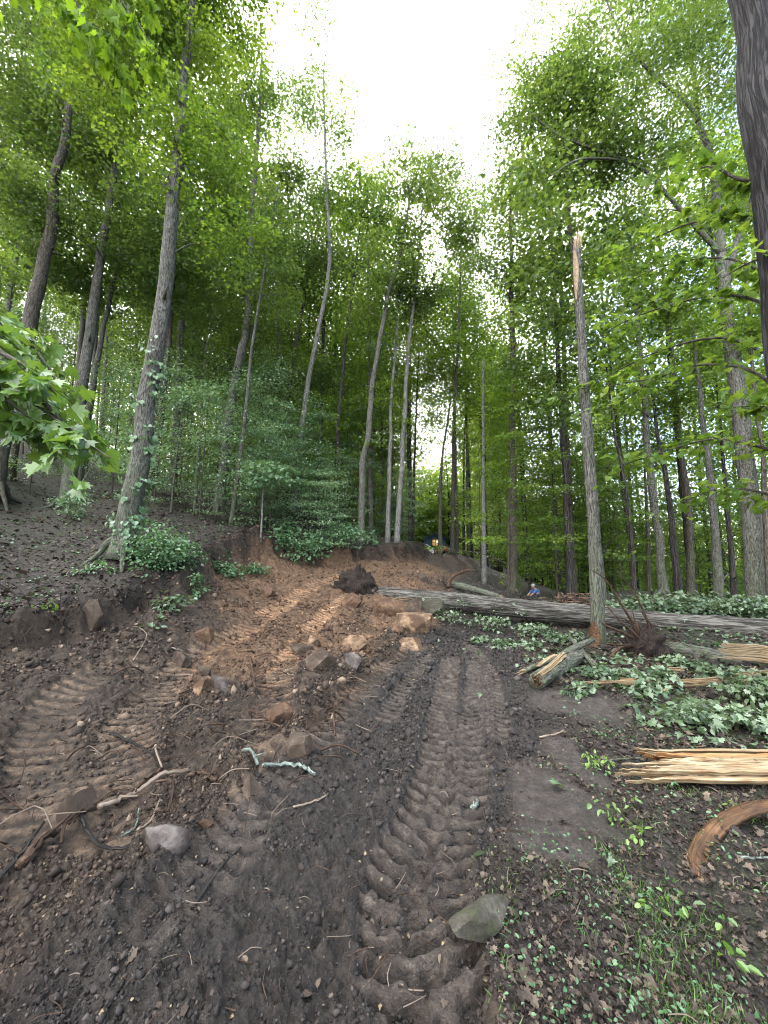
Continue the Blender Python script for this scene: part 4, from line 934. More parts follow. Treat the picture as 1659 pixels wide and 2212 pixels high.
# ------------------------------------------------------------ fallen wood
def seg_log(pts, rads, seg=20, n=8, rough=.08, lump=.08, cap=True, furrow=0.):
    q = crom(pts, n); k = np.linspace(0, len(rads) - 1, len(q)); R = np.interp(k, range(len(rads)), rads); return q, R, tube(q, R, seg, rough=rough, lump=lump, cap=cap, furrow=furrow)
def sprig(mb, c, n, R, size, rng, shape='maple', flat=.5, up=.8):
    off = rng.normal(0, 1, (n, 3)) * [R, R, R * flat]; nn = rng.normal(0, .55, (n, 3)) + [0, 0, up]
    leaves(mb, np.array(c) + off, off * [1, 1, .2] + rng.normal(0, .4 * R, (n, 3)), nn, size * rng.uniform(.6, 1.25, n), shape, rng, fold=.3, curl=.35)
def big_log():
    rng = np.random.default_rng(12); pl = [P(792, 1284, 11.4), P(950, 1297, 11.0), P(1095, 1312, 10.5), P(1274, 1329, 9.9), P(1422, 1344, 9.4), P(1659, 1362, 8.7), P(1900, 1380, 8.2), P(2200, 1395, 7.7)]
    q, R, (V, F, tc) = seg_log(pl, [.25, .245, .245, .24, .235, .235, .22, .2], seg=84, n=34, furrow=.07); e = empty('fallen_tree', (q[0][0], q[0][1], gz(q[0][0], q[0][1])), 'huge uprooted trunk lying across the muddy drive with its root plate at left', 'fallen tree')
    mb = MB(); mb.add(V, F, tc); place(mb, 'trunk', B_log, e)
    # root plate: a disc of dark soil and roots
    c = P(768, 1268, 11.3); ax = unit(q[4] - q[0]); mb = MB(); V, F = rock_mesh(None, (1.0, .75, 1.0), 71, rough=.3, sub=4, cuts=4, soft=.2)
    V = V * (1 + .10 * rng.normal(0, 1, (len(V), 1)) * (rng.random((len(V), 1)) < .3)) ; mb.add(V + c, F); mb2 = MB()
    for k in range(90):
        a = rng.uniform(0, 6.283); ln = rng.uniform(.15, .45); st = c + np.array([rng.uniform(-.35, .2), rng.uniform(-.3, .3), rng.uniform(-.4, .35)])
        d = unit(np.array([-.55 + rng.normal(0, .35), rng.normal(0, .5) - .2, math.sin(a)])); en = st + d * ln; mid = (st + en) / 2 + rng.normal(0, .10, 3); r0 = rng.choice([.006, .01, .018, .028], p=[.5, .3, .14, .06])
        V, F, tc = tube(crom([st, mid, en], 4), np.linspace(r0, r0 * .2, 9), 5); mb2.add(V, F, tc)
    for pth, r0 in [([(785,1290),(778,1262),(772,1235),(776,1218)], .13), ([(800,1283),(790,1262),(782,1240),(784,1226)], .09), ([(760,1285),(745,1262),(748,1240)], .07), ([(742,1290),(728,1275),(722,1258)], .05), ([(800,1288),(815,1270),(806,1258)], .05)]:
        b = [P(u, v, 11.15) for u, v in pth]; V, F, tc = tube(crom(b, 5), np.linspace(r0, r0 * .45, 5 * (len(b) - 1) + 1), 9, rough=.25, lump=.2); mb2.add(V, F, tc)
    place(mb, 'root_soil', B_rootd, e); place(mb2, 'roots', B_rootd, e)
    # stripped strands of pale wood beneath the left end
    mb = MB()
    for k in range(12):
        b = [P(795 + k * 2 + rng.normal(0, 5), 1297 + rng.normal(0, 3), 11.05), P(830 + rng.normal(0, 8), 1299 + rng.normal(0, 3), 10.9), P(870 + rng.normal(0, 15), 1295 + rng.normal(0, 5), 10.75)]; V, F, tc = tube(crom(b, 3), [.02, .024, .02, .016, .012, .008, .004], 4); mb.add(V, F, tc)
    place(mb, 'torn_strands', W_pale, e)
    # green shoots hanging on the bark
    cb = MB(); st = MB()
    for (u, v) in [(905,1292),(940,1296),(948,1312),(985,1290),(1010,1308),(1065,1302),(1078,1320),(1500,1345),(1120,1320)]:
        p = P(u, v, np.interp(u, [792, 1095, 1659], [11.1, 10.15, 8.4])) ; sprig(cb, p, 9, .07, .085, rng, 'oval', 1.0, .2)
    place(cb, 'shoots', L_fall, e, False)
    # prop: its lower side rests on the ridge, so nothing else is needed
big_log()
def second_log():
    rng = np.random.default_rng(13); pl = [P(1395, 1395, 7.1), P(1422, 1398, 7.0), P(1540, 1418, 6.7), P(1659, 1440, 6.4), P(1900, 1475, 6.0), P(2150, 1500, 5.7)]
    q, R, (V, F, tc) = seg_log(pl, [.15, .13, .125, .12, .11, .1], seg=48, n=20, furrow=.07); e = empty('fallen_tree', (q[0][0], q[0][1], gz(q[0][0], q[0][1])), 'smaller uprooted trunk in front of the huge one, reddish roots tangled at its left end', 'fallen tree')
    mb = MB(); mb.add(V, F, tc); place(mb, 'trunk', B_grey, e)
    c = P(1392, 1398, 7.0); mb = MB(); V, F = rock_mesh(None, (.5, .45, .5), 72, rough=.3, sub=4, cuts=4, soft=.2); V = V * 1.35 * (1 + .1 * rng.normal(0, 1, (len(V), 1)) * (rng.random((len(V), 1)) < .3)); mb.add(V + c, F); place(mb, 'root_soil', B_rootd, e)
    R_ = [([(1380,1390),(1372,1358),(1345,1310),(1310,1255),(1278,1231)], .026), ([(1400,1375),(1402,1350),(1375,1290),(1335,1234)], .026), ([(1385,1385),(1362,1360),(1340,1342),(1305,1302)], .028),
          ([(1385,1388),(1350,1368),(1310,1352),(1295,1340)], .03), ([(1400,1380),(1420,1392),(1422,1420),(1426,1440),(1450,1470)], .02), ([(1375,1398),(1345,1396),(1325,1412),(1298,1434)], .036),
          ([(1385,1408),(1350,1425),(1330,1432)], .02), ([(1370,1395),(1330,1392),(1280,1388)], .018), ([(1398,1378),(1408,1352),(1396,1338),(1385,1320)], .022), ([(1380,1380),(1376,1350),(1362,1330)], .03), ([(1395,1370),(1372,1340),(1366,1318)], .018),
          ([(1400,1400),(1440,1385),(1470,1388),(1500,1402)], .012), ([(1382,1376),(1355,1340),(1330,1332)], .02), ([(1410,1385),(1425,1365),(1418,1345)], .016)]
    for i, (pp, r0) in enumerate(R_):
        mb = MB(); b = [P(u, v, 6.9 - .05 * j + rng.normal(0, .04)) for j, (u, v) in enumerate(pp)]; V, F, tc = tube(crom(b, 5), np.linspace(r0, r0 * .3, 5 * (len(b) - 1) + 1), 8, rough=.2, lump=.2); mb.add(V, F, tc); place(mb, 'root', B_root, e)
    mb = MB()
    for k in range(60):
        st = c + rng.normal(0, .12, 3); en = st + unit(rng.normal(0, 1, 3) + [-.5, -.3, .2]) * rng.uniform(.15, .5); V, F, tc = tube(crom([st, (st + en) / 2 + rng.normal(0, .04, 3), en], 3), np.linspace(.009, .002, 7), 4); mb.add(V, F, tc)
    place(mb, 'rootlets', B_root, e)
    # splintered pale wood over its right end
    mb = MB()
    for k in range(46):
        v0 = rng.uniform(1388, 1424); L = rng.uniform(.35, 1); u0 = 1551 + rng.uniform(0, 60) * (1 - L) + abs(v0 - 1402) * .6; b = [P(u0, v0, 6.1), P(u0 + 60, v0 + 4 + rng.normal(0, 1.5), 6.12), P(1700, v0 + 14, 6.15), P(1950, v0 + 40, 6.15)]
        V, F, tc = tube(b, [.004, .014, .018, .018], 4); mb.add(V, F, tc)
    V, F, tc = tube([P(1537, 1419, 6.1), P(1600, 1424, 6.12), P(1690, 1434, 6.15)], [.003, .012, .014], 4); mb.add(V, F, tc)
    place(mb, 'split_wood', W_pale, e, False)
second_log()
def strand(mb, pts, w, th, rng, mat=0, grain=0):
    """a flat splinter along a path: a box section that tapers to both given widths"""
    w = np.array(w) * rng.choice([.55, .8, 1.1, 1.7], p=[.25, .3, .3, .15]); q = crom(pts, 5); n = len(q); q[1:-1] += rng.normal(0, .0025, (n - 2, 3)); W = np.interp(np.linspace(0, 1, n), np.linspace(0, 1, len(w)), w); t = unit(np.gradient(q, axis=0)); s = unit(np.cross(t, [0, 0, 1.]) if abs(t[0][2]) < .9 else np.cross(t, [0, 1., 0])); u_ = np.cross(s, t)
    s = s * math.cos(grain) + u_ * math.sin(grain); u_ = np.cross(s, t); ar = np.arange(n); zz = np.linspace(0, n * .08, n)
    V = np.stack([q + s * W[:, None] + u_ * th, q - s * W[:, None] + u_ * th, q - s * W[:, None] - u_ * th, q + s * W[:, None] - u_ * th], 1).reshape(-1, 3)
    i = np.arange(n - 1)[:, None] * 4; j = np.arange(4)[None]; F = np.stack([i + j, i + (j + 1) % 4, i + 4 + (j + 1) % 4, i + 4 + j], -1).reshape(-1, 4)
    tc = np.stack([np.tile([1, -1, -1, 1], n) * np.repeat(W, 4) + rng.uniform(0, 9), np.tile([th, th, -th, -th], n) + rng.uniform(0, 3), np.repeat(zz, 4)], 1)
    mb.add(V, [F, np.array([[0, 1, 2, 3], [4 * n - 1, 4 * n - 2, 4 * n - 3, 4 * n - 4]])], tc, mat=mat)
def single(name, label, cat, mats, build, smooth=False, group=None):
    mb = MB(); build(mb); c = np.concatenate(mb.V); o = [c[:, 0].mean(), c[:, 1].mean(), c[:, 2].min()]
    return tag(mb.build(name, mats, None, smooth, origin=o), label, cat, group)
def plank():
    rng = np.random.default_rng(21); e0 = P(1368, 1621, 3.45)
    e = empty('splintered_plank', P(1500, 1690, 3.2), 'wide freshly split cream and orange slab with frayed left end at the right edge', 'split wood')
    def bd(mb):
        for k in range(40):
            f = k / 39.; v0 = 1628 + f * 56; Yk = 3.32 - f * .40
            ul = 1368 + (60 * (f / .25) if f < .25 else (80 + 30 * math.sin(k * 2.3) + 25 * rng.random())) if f < .3 else 1405 + 60 * rng.random() ** 2 - 20 * (f > .5)
            if f > .5 and k % 4 == 0: ul -= rng.uniform(40, 100)
            v0 = 1622 + (v0 - 1622)
            b = [P(ul, v0 - (6 if f < .25 else 0) + rng.normal(0, 1), Yk), P(ul + 60, v0 + rng.normal(0, .8), Yk), P(1560, v0 + 1 + rng.normal(0, .8), Yk), P(1700, v0 + 2, Yk), P(2000, v0 + 4, Yk)]
            strand(mb, np.array(b) + [0, 0, .012 * rng.normal()], [.001, .008, .012, .012, .012], .010 + .006 * rng.random(), rng, mat=1 if f < .33 and k % 5 else 0, grain=rng.normal(-.5, .15))
    mb = MB(); bd(mb); place(mb, 'split_face', [W_pale, mat_wood('orange_split_wood', (.10, .05, .018), (.21, .12, .05), (.34, .22, .11))], e, False)
    mb = MB(); b = [P(1470, 1690, 3.2), P(1560, 1684, 3.2), P(1700, 1684, 3.2), P(2000, 1688, 3.2)]; q = crom(b, 5); V, F, tc = tube(q, np.interp(np.linspace(0, 1, len(q)), [0, .3, 1], [.03, .085, .1]), 12, rough=.1); mb.add(V, F, tc); place(mb, 'bark_back', B_grey, e)
plank()
def bark_curl():
    rng = np.random.default_rng(22); e = empty('bark_strip', P(1560, 1880, 2.4), 'arched strip of rust orange bark with a frayed pale tip in the right foreground', 'bark strip')
    pl = [P(1503, 1893, 2.20), P(1496, 1850, 2.30), P(1512, 1808, 2.42), P(1548, 1770, 2.52), P(1600, 1742, 2.58), P(1665, 1732, 2.62), P(1800, 1745, 2.6), P(1950, 1800, 2.5)]
    q = crom(pl, 8); n = len(q); mb = MB(); A = []; T = []; W = np.interp(np.linspace(0, 1, n), [0, .15, .5, 1], [.03, .05, .06, .06]); m = 11; tt = unit(np.gradient(q, axis=0)); s = unit(np.cross(tt, [.2, .6, 1.])); up = np.cross(s, tt)
    for k in range(n):
        for side in (0, 1):
            for j in range(m):
                a = (j / (m - 1) * 2 - 1); off = s[k] * a * W[k] * (1 + .1 * noise2(np.array(k * .5), np.array(side * 3.), 4)) + up[k] * (-.045 * a * a + (.012 if side == 0 else -.004) + .006 * float(noise2(np.array(j * 1.7), np.array(k * .35), 9)))
                A.append(q[k] + off); T.append([a * .08, side, k * .03])
    A = np.array(A); M2 = 2 * m; F = []
    for k in range(n - 1):
        for j in range(m - 1):
            F.append([k * M2 + j, k * M2 + j + 1, (k + 1) * M2 + j + 1, (k + 1) * M2 + j]); F.append([k * M2 + m + j + 1, k * M2 + m + j, (k + 1) * M2 + m + j, (k + 1) * M2 + m + j + 1])
        F.append([k * M2 + m, k * M2, (k + 1) * M2, (k + 1) * M2 + m]); F.append([k * M2 + m - 1, k * M2 + M2 - 1, (k + 1) * M2 + M2 - 1, (k + 1) * M2 + m - 1])
    mb.add(A, np.array(F), np.array(T)); place(mb, 'bark', W_orange, e)
    mb = MB()
    for k in range(26):
        a = rng.uniform(-1, 1); p = q[0] + s[0] * a * .03 + up[0] * -.01; b = [p + tt[0] * .03, p - tt[0] * rng.uniform(.015, .04), p - tt[0] * rng.uniform(.03, .06) + s[0] * rng.normal(0, .006)]; V, F, tc = tube(b, [.004, .003, .001], 4); mb.add(V, F, tc)
    for k in range(60):
        i = rng.integers(2, n - 2); p = q[i] + s[i] * rng.uniform(-1, 1) * W[i]; V, F, tc = tube([p, p + rng.normal(0, .02, 3) + up[i] * .02], [.0025, .0008], 3); mb.add(V, F, tc, mat=1)
    place(mb, 'frayed_tip', [W_pale, W_orange], e, False)
bark_curl()
def ground_path(L, r=0, lift=0.):
    o = []
    for u, v in L:
        g = G(u, v); o.append([g[0], g[1], gz(g[0], g[1]) + r * .7 + lift])
    return o
def stick(L, r0, r1, mat, label, name='stick', cat='stick', lift=0., lump=.15, group=None, seg=8):
    b = ground_path(L, r0, lift); b = np.array(b); z = b[:, 2]
    if len(b) > 2:                   # stiff wood spans the hollows
        k = np.linspace(0, 1, len(b)); b[:, 2] = np.maximum(z, (1 - k) * z[0] + k * z[-1] - .02)
    rng_ = np.random.default_rng(int(L[0][0]) + 500); q = crom(b, 6); q[1:-1] += rng_.normal(0, r0 * .22, q[1:-1].shape)
    mb = MB(); V, F, tc = tube(q, np.linspace(r0, r1, len(q)), seg, rough=.12, lump=lump); mb.add(V, F, tc)
    if len(q) > 9 and r0 > .006:
        for kk in range(2):
            i = int(rng_.integers(3, len(q) - 3)); V, F, tc = tube([q[i], q[i] + np.array([rng_.normal(0, 1), rng_.normal(0, 1), .8]) * r0 * 2.5], [r0 * .5, r0 * .25], 5); mb.add(V, F, tc)
    o = np.concatenate(mb.V); c = [o[:, 0].mean(), o[:, 1].mean(), o[:, 2].min()]
    return tag(mb.build(name, mat, None, True, origin=c), label, cat, group)
SG = 'sticks strewn over the dug soil'
stick([(212,1768),(262,1742),(300,1722),(352,1706),(408,1684)], .018, .014, W_stick, 'pale peeled stick, the longest in the left foreground', group=SG, lift=.03)
stick([(250,1742),(300,1705),(352,1668)], .016, .012, B_root, 'brown stick lying just behind the long pale peeled one', group=SG, lift=.02)
stick([(352,1668),(395,1652),(405,1650)], .006, .003, B_root, 'thin brown twig running on from the brown stick toward upper right', group=SG)
stick([(408,1690),(438,1686),(466,1702)], .02, .012, B_root, 'short broken brown stub at the right end of the long pale stick', group=SG, lift=.02)
stick([(565,1688),(600,1676),(640,1672),(662,1676),(680,1694)], .016, .011, B_lichen, 'crooked stick covered in mint green lichen right of the pointed rock', group=SG, lift=.02)
stick([(522,1672),(540,1676),(556,1684)], .015, .012, B_lichen, 'short lichen stub behind the pointed brown rock', group=SG, lift=.03)
stick([(632,1766),(668,1755),(700,1746),(708,1732)], .007, .005, W_stick, 'thin tan bent twig lying on the dark mud', group=SG, lift=.006)
stick([(38,1916),(80,1868),(122,1822)], .024, .02, B_root, 'stout short brown branch in the lower left', group=SG, lift=.02)
stick([(-10,1945),(40,1890),(92,1800)], .012, .008, B_dark, 'dark bowed branch beside the stout short one at lower left', group=SG, lift=.03)
stick([(170,1775),(205,1838),(262,1850),(330,1822)], .012, .007, B_dark, 'dark curved root looping under the tall brown rock', group=SG, lift=.01)
stick([(262,1812),(292,1782),(300,1745)], .007, .004, B_lichen, 'spotted lichen twig between the tall rock and the pinkish stone', group=SG, lift=.01)
stick([(296,1800),(325,1775),(345,1738)], .008, .005, W_stick, 'pale forked twig above the pinkish grey stone', group=SG, lift=.01)
stick([(238,1590),(282,1612),(332,1640)], .014, .008, B_dark, 'dark slanting stick in the middle of the left tracks', group=SG, lift=.01)
stick([(0,1712),(30,1738),(62,1760)], .007, .004, B_root, 'thin root at the left frame edge', group=SG)
stick([(415,1960),(470,1880),(520,1830)], .009, .005, B_dark, 'thin dark root trailing below the pinkish grey stone', group=SG)
stick([(287,1432),(308,1408),(316,1380),(300,1366)], .010, .005, W_stick, 'pale wiry root curling up on the left bank', group=SG, lift=.02)
stick([(365,1405),(395,1412)], .02, .014, W_stick, 'short orange chunk of broken root on the left bank', group=SG, lift=.01)
stick([(540,1430),(546,1470),(552,1505)], .02, .012, B_root, 'leaning dark root standing from the soil by the rock cluster', group=SG, lift=.05)
stick([(735,1335),(780,1352),(830,1376)], .012, .006, B_root, 'brown root across the ridge left of the tan boulder', group=SG, lift=.02)
stick([(740,1360),(775,1390),(800,1412)], .008, .004, B_root, 'thin root drooping down the ridge toward the split grey stone', group=SG, lift=.02)
stick([(878,1345),(868,1380),(858,1410),(838,1412)], .02, .012, B_root, 'orange root hooked over the front of the tan boulder', group=SG, lift=.08)
stick([(715,1562),(722,1545)], .012, .005, W_pale, 'small cream wood chip beside the tyre marks', 'wood_chip', 'wood chip')
stick([(1022,1750),(1032,1728)], .02, .012, B_lichen, 'small pale green broken twig on the tracks at centre', group=SG)
stick([(1042,1742),(1052,1790)], .005, .003, B_root, 'thin dark twig beside the pale green one at centre', group=SG)
stick([(1065,1824),(1100,1806),(1150,1810)], .004, .002, B_root, 'hair thin root at the edge of the grass', group=SG)
stick([(1165,1593),(1200,1592),(1218,1588)], .012, .006, W_stick, 'thin pale stick lying in the leaves under the broken log', group='sticks in the leaves at right')
stick([(1302,1636),(1350,1642),(1400,1640)], .012, .008, B_grey, 'grey stick just above the splintered plank tip', group='sticks in the leaves at right')
stick([(1400,1735),(1416,1768),(1432,1790)], .006, .004, B_twig, 'bent twig left of the arched bark strip', group='sticks in the leaves at right')
stick([(1592,1862),(1630,1864),(1670,1868)], .008, .006, B_lichen, 'lichen twig at the right edge below the arched bark strip', group='sticks in the leaves at right')
stick([(1330,1880),(1380,1910),(1420,1935)], .004, .002, B_twig, 'long hair thin twig across the leaf litter at right', group='sticks in the leaves at right')
# broken log with torn slabs, beneath a leaning branch
def broken_log():
    rng = np.random.default_rng(31); a = np.array(ground_path([(1160,1492)], 0)[0]) + [0, 0, .10]; b = np.array(ground_path([(1262,1432)], 0)[0]) + [0, .1, .1]
    e = empty('broken_log', a - [0, 0, .1], 'short thick broken log with cream torn slabs on top, end facing the tracks', 'log')
    q, R, (V, F, tc) = seg_log([a, (a + b) / 2, b], [.10, .105, .095], seg=48, n=24, furrow=.07); mb = MB(); mb.add(V, F, tc); place(mb, 'trunk', B_grey, e)
    mb = MB(); ax = unit(a - b); splinters(mb, a, ax, .085, 22, .09, rng); place(mb, 'broken_end', [W_orange], e, False)
    mb = MB(); up = np.array([0, 0, 1.]); sd_ = unit(np.cross(ax, up))
    for k in range(9):
        o = sd_ * (-.05 + .012 * k) + up * (.105 - .05 * abs(k - 3) / 6); strand(mb, [a + o + ax * .02 - sd_ * .03, a * .7 + b * .3 + o + up * .015, a * .45 + b * .55 + o + up * (.05 + .03 * rng.random())], [.004, .014, .012, .006], .004, rng)
    for k in range(5):
        o = sd_ * (.05 + .01 * k) + up * .09; strand(mb, [a * .5 + b * .5 + o + up * .06, a * .62 + b * .38 + o + sd_ * .06 + up * .02, a * .75 + b * .25 + o + sd_ * .09 - up * .03], [.012, .012, .002], .004, rng)
    place(mb, 'torn_slabs', W_pale, e, False)
broken_log()
def lean_branch():
    a = np.array(ground_path([(1116,1466)])[0]) + [0, 0, .06]; b = P(1195, 1425, 6.2); c = P(1240, 1400, 6.5); d = P(1280, 1382, 6.8)
    e = empty('branch', a - [0, 0, .05], 'grey branch with a pale torn tip resting over the short broken log', 'branch')
    q, R, (V, F, tc) = seg_log([a * .8 + b * .2, b, c, d], [.035, .05, .05, .045], seg=12, n=6); mb = MB(); mb.add(V, F, tc); place(mb, 'bark', B_grey, e)
    mb = MB(); rng = np.random.default_rng(6); ax = unit(a - b); splinters(mb, a * .82 + b * .18, ax, .032, 14, .22, rng, spread=.1); place(mb, 'torn_tip', W_pale, e, False)
    e2 = empty('branch', P(1289, 1446, 6.1), 'knotty grey branch crossing behind the short broken log toward the snag foot', 'branch'); g1 = np.array(ground_path([(1289,1450)])[0]) + [0, 0, .04]
    q, R, (V, F, tc) = seg_log([g1, P(1262, 1412, 6.5), P(1232, 1378, 6.95)], [.045, .04, .03], seg=10, n=6); mb = MB(); mb.add(V, F, tc); place(mb, 'bark', B_grey, e2)
lean_branch()
def long_splinter():
    rng = np.random.default_rng(41)
    L = [(1262,1478),(1340,1478),(1422,1483),(1530,1479),(1625,1466),(1720,1462)]; b = np.array([P(u, v, 5.25) for u, v in L])
    def f(mb):
        for k in range(9):
            o = np.array([0, -.002 * k, .075 - .008 * k]); s_ = rng.integers(0, 2); strand(mb, b[s_:] + o + rng.normal(0, .004, b[s_:].shape), [.002, .009, .010, .008, .008], .005, rng, grain=1.2)
    single('wood_splinter', 'very long thin cream splinter lying level across the torn green leaves at right', 'split wood', W_pale, f)
    single('wood_splinter', 'short cream splinter jutting upright below the right end of the long one', 'split wood', W_pale, lambda mb: [strand(mb, [P(1588 + k * 2, 1505, 4.75), P(1612 + k * 2, 1470, 4.85), P(1630 + k, 1440, 4.95)], [.004, .009, .003], .004, rng) for k in range(5)])
    g = np.array(ground_path([(1407,1496),(1425,1500),(1444,1504)], .01)) + [0, 0, .06]
    single('wood_chip', 'small flat cream wood chip just below the long splinter', 'wood chip', W_pale, lambda mb: strand(mb, g, [.01, .03, .01], .006, rng))
    g2 = np.array(ground_path([(1440,1468),(1452,1462),(1480,1462)], .01)) + [0, 0, .08]
    single('wood_chip', 'ragged cream wood chip standing just above the long splinter', 'wood chip', W_pale, lambda mb: [strand(mb, g2 + [0, 0, .02 * k], [.006, .014, .004], .005, rng) for k in range(3)])
long_splinter()
# reddish splinter heap and earlier felled stem behind the drive
def heap():
    rng = np.random.default_rng(51); c = P(1238, 1300, 12.2); c[2] = max(c[2] - .05, gz(c[0], c[1]) + .1); e = empty('root_heap', (c[0], c[1], gz(c[0], c[1])), 'heap of reddish torn roots and bark behind the huge fallen trunk, left of the snag', 'root heap')
    mb = MB(); V, F = rock_mesh(None, (.9, .6, .55), 77, rough=.3, sub=3, cuts=3, soft=.2); mb.add(V + c + [.15, .2, -.1], F); place(mb, 'root_soil', B_rootd, e); mb = MB()
    for k in range(90):
        p = c + rng.normal(0, 1, 3) * [.42, .25, .13]; d = unit(rng.normal(0, 1, 3) * [1.5, .8, .5]) * rng.uniform(.12, .4); V, F, tc = tube([p, p + d * .5 + rng.normal(0, .03, 3), p + d], [.02, .016, .004], 5); mb.add(V, F, tc)
    place(mb, 'torn_roots', mat_wood('reddish_torn_wood', (.04, .022, .014), (.10, .06, .038), (.2, .13, .088)), e)
    # small felled stem with a raised crooked branch
    e = empty('fallen_tree', P(974, 1268, 12.6), 'small felled stem with a crooked raised branch and pale sawn end on the slope behind', 'fallen tree')
    pl = [P(968, 1262, 12.8), P(1000, 1267, 12.5), P(1030, 1275, 12.2), P(1078, 1289, 11.9)]; q, R, (V, F, tc) = seg_log(pl, [.12, .11, .095, .085], seg=14, n=6); mb = MB(); mb.add(V, F, tc); place(mb, 'trunk', B_grey, e)
    mb = MB(); q, R, (V, F, tc) = seg_log([P(968, 1268, 12.5), P(972, 1255, 12.5), P(982, 1243, 12.5), P(1010, 1232, 12.4), P(1034, 1234, 12.4)], [.07, .065, .05, .04, .015], seg=8, n=5); mb.add(V, F, tc)
    q, R, (V, F, tc) = seg_log([P(998, 1238, 12.4), P(1004, 1228, 12.4), P(1010, 1218, 12.3)], [.03, .02, .01], seg=6, n=4); mb.add(V, F, tc); place(mb, 'raised_branch', B_root, e)
    mb = MB(); splinters(mb, pl[-1], unit(pl[-1] - pl[-2]), .08, 16, .22, rng, spread=.05); place(mb, 'pale_end', W_pale, e, False)
    mb = MB()
    for k in range(26):
        p = pl[0] + rng.normal(0, .08, 3); V, F, tc = tube(crom([p, p + rng.normal(0, .1, 3) + [-.1, -.1, -.08], p + rng.normal(0, .15, 3) + [-.2, -.15, -.2]], 3), np.linspace(.016, .003, 7), 5); mb.add(V, F, tc)
    place(mb, 'roots', B_root, e)
heap()
print('wood', time.time() - T0)

# ------------------------------------------------------------ bushes, ground plants, litter
def bush(label, u, v, Y, wpx, hpx, n, size, mat, shape, seed, stems=8, cat='bush', name='bush', flat=.7, ncl=None, group=None):
    rng = np.random.default_rng(seed); p = P(u, v, Y); p[2] = gz(p[0], p[1]); k = mpp(v, Y); W, H = wpx * k / 2, hpx * k
    e = empty(name, p, label, cat, group); ncl = ncl or max(8, int(n / 30)); q = unit(rng.normal(0, 1, (ncl, 3))) * rng.random((ncl, 1)) ** .4
    cl = p + q * [W, W * .7, H * .5] + [0, 0, H * .5]; cl[:, 2] = np.maximum(cl[:, 2], np.array([hq(a, b) for a, b in cl[:, :2]]) + .06)
    mb = MB()
    for c in cl[rng.permutation(ncl)[:max(stems, ncl // 2)]]:
        b = p + rng.normal(0, W * .12, 3) * [1, 1, 0]; V, F, tc = tube(crom([b, (b + c) / 2 + [0, 0, H * .12], c], 3), np.linspace(.010, .003, 7), 4); mb.add(V, F, tc)
    if name == 'leafy_branch':
        for q_ in range(3):
            a_ = rng.uniform(-.6, .6); dx = np.array([math.cos(a_) * W, math.sin(a_) * W * .7, 0]); b = [p - dx * .9 + [0, 0, .03], p + rng.normal(0, W * .1, 3) * [1, 1, 0] + [0, 0, H * .3 + .03], p + dx * .95 + [0, 0, .08]]; V, F, tc = tube(crom(b, 5), np.linspace(.018, .006, 11), 6, rough=.1); mb.add(V, F, tc)
    place(mb, 'stems', B_twig, e); cb = MB(); clump_leaves(cb, cl, None, rng, n=max(4, n // ncl), R=min(W, H) * .30 + size * .5, size=size, shape=shape, flat=flat, tilt=.5, droop=.3, fold=.3)
    place(cb, 'foliage', mat, e, False); return e
L_bush = mat_leaf('leaf_bush_pale_green', (.05, .115, .045), (.08, .165, .07), (.13, .23, .11), trans=.3, rough=.4, spec=.6)
bush('dense pale green bush hugging the foot of the ivy covered trunk', 335, 1205, 8.0, 130, 95, 1500, .075, L_bush, 'oval', 1)
bush('smaller pale green bush right of the dense one at the ivy trunk', 395, 1200, 8.6, 90, 60, 700, .07, L_bush, 'oval', 2)
bush('broad leafed bush drooping over the cut bank in the middle', 640, 1190, 13.2, 150, 60, 900, .12, L_bush, 'oval', 3)
bush('bush with large pale leaves spilling down the bank beside the leaning grey trunk', 725, 1200, 14.2, 130, 50, 800, .12, L_bush, 'oval', 4)
bush('leafy shrub standing taller behind the drooping bank bush', 650, 1160, 15.2, 150, 50, 700, .10, L_blue, 'oval', 5)
bush('small bush right of the leaning trunk at the top of the cut', 795, 1195, 15.5, 60, 28, 300, .1, L_bush, 'oval', 6)
bush('low plants trailing down the dug slope left of centre', 505, 1182, 10.2, 100, 30, 420, .085, L_bush, 'oval', 7)
bush('trailing plant lower on the dug slope below the slim grey trunk', 552, 1212, 10.8, 60, 22, 200, .085, L_bush, 'oval', 8)
bush('hanging leafy stem beside the bank bush right of the ivy trunk', 428, 1232, 8.2, 30, 60, 160, .075, L_bush, 'oval', 9)
bush('uprooted plant with big pale leaves hanging on the dark bank', 375, 1298, 7.2, 78, 55, 150, .10, L_fall, 'oval', 10, ncl=10)
bush('tiny torn sprig with pale leaves low on the dark bank', 337, 1368, 6.4, 34, 34, 22, .10, L_fall, 'maple', 11, ncl=4)
bush('bright yellow green seedling at the edge of the left bank', 90, 1342, 5.6, 46, 22, 40, .07, L_yel, 'oval', 12, ncl=5)
bush('low green herbs at the foot of the tree at left', 190, 1240, 7.6, 110, 22, 200, .06, L_blue, 'oval', 13)
bush('shaded shrub in front of the tall trunk at far left', 150, 1150, 11.5, 90, 60, 500, .08, L_blue, 'oval', 14)
bush('mossy shrub patch beside the white car at the top of the cut', 880, 1206, 22, 30, 9, 120, .14, L_mid, 'leaf', 15)
for k, (u, v, Y, W, H, lab) in enumerate([(1440,1330,10.6,130,46,'torn leafy treetop heaped behind the huge trunk right of the snag'), (1545,1335,10.2,140,50,'torn leafy treetop behind the huge trunk below the cracked grey tree'), (1640,1345,9.8,120,46,'torn leafy treetop at the right edge behind the huge trunk'), (1345,1322,11,90,34,'low torn leafy branch behind the huge trunk just right of the snag')]):
    bush(lab, u, v, Y, W, H, 900, .10, L_fall, 'maple', 20 + k, cat='fallen branch', name='leafy_branch')
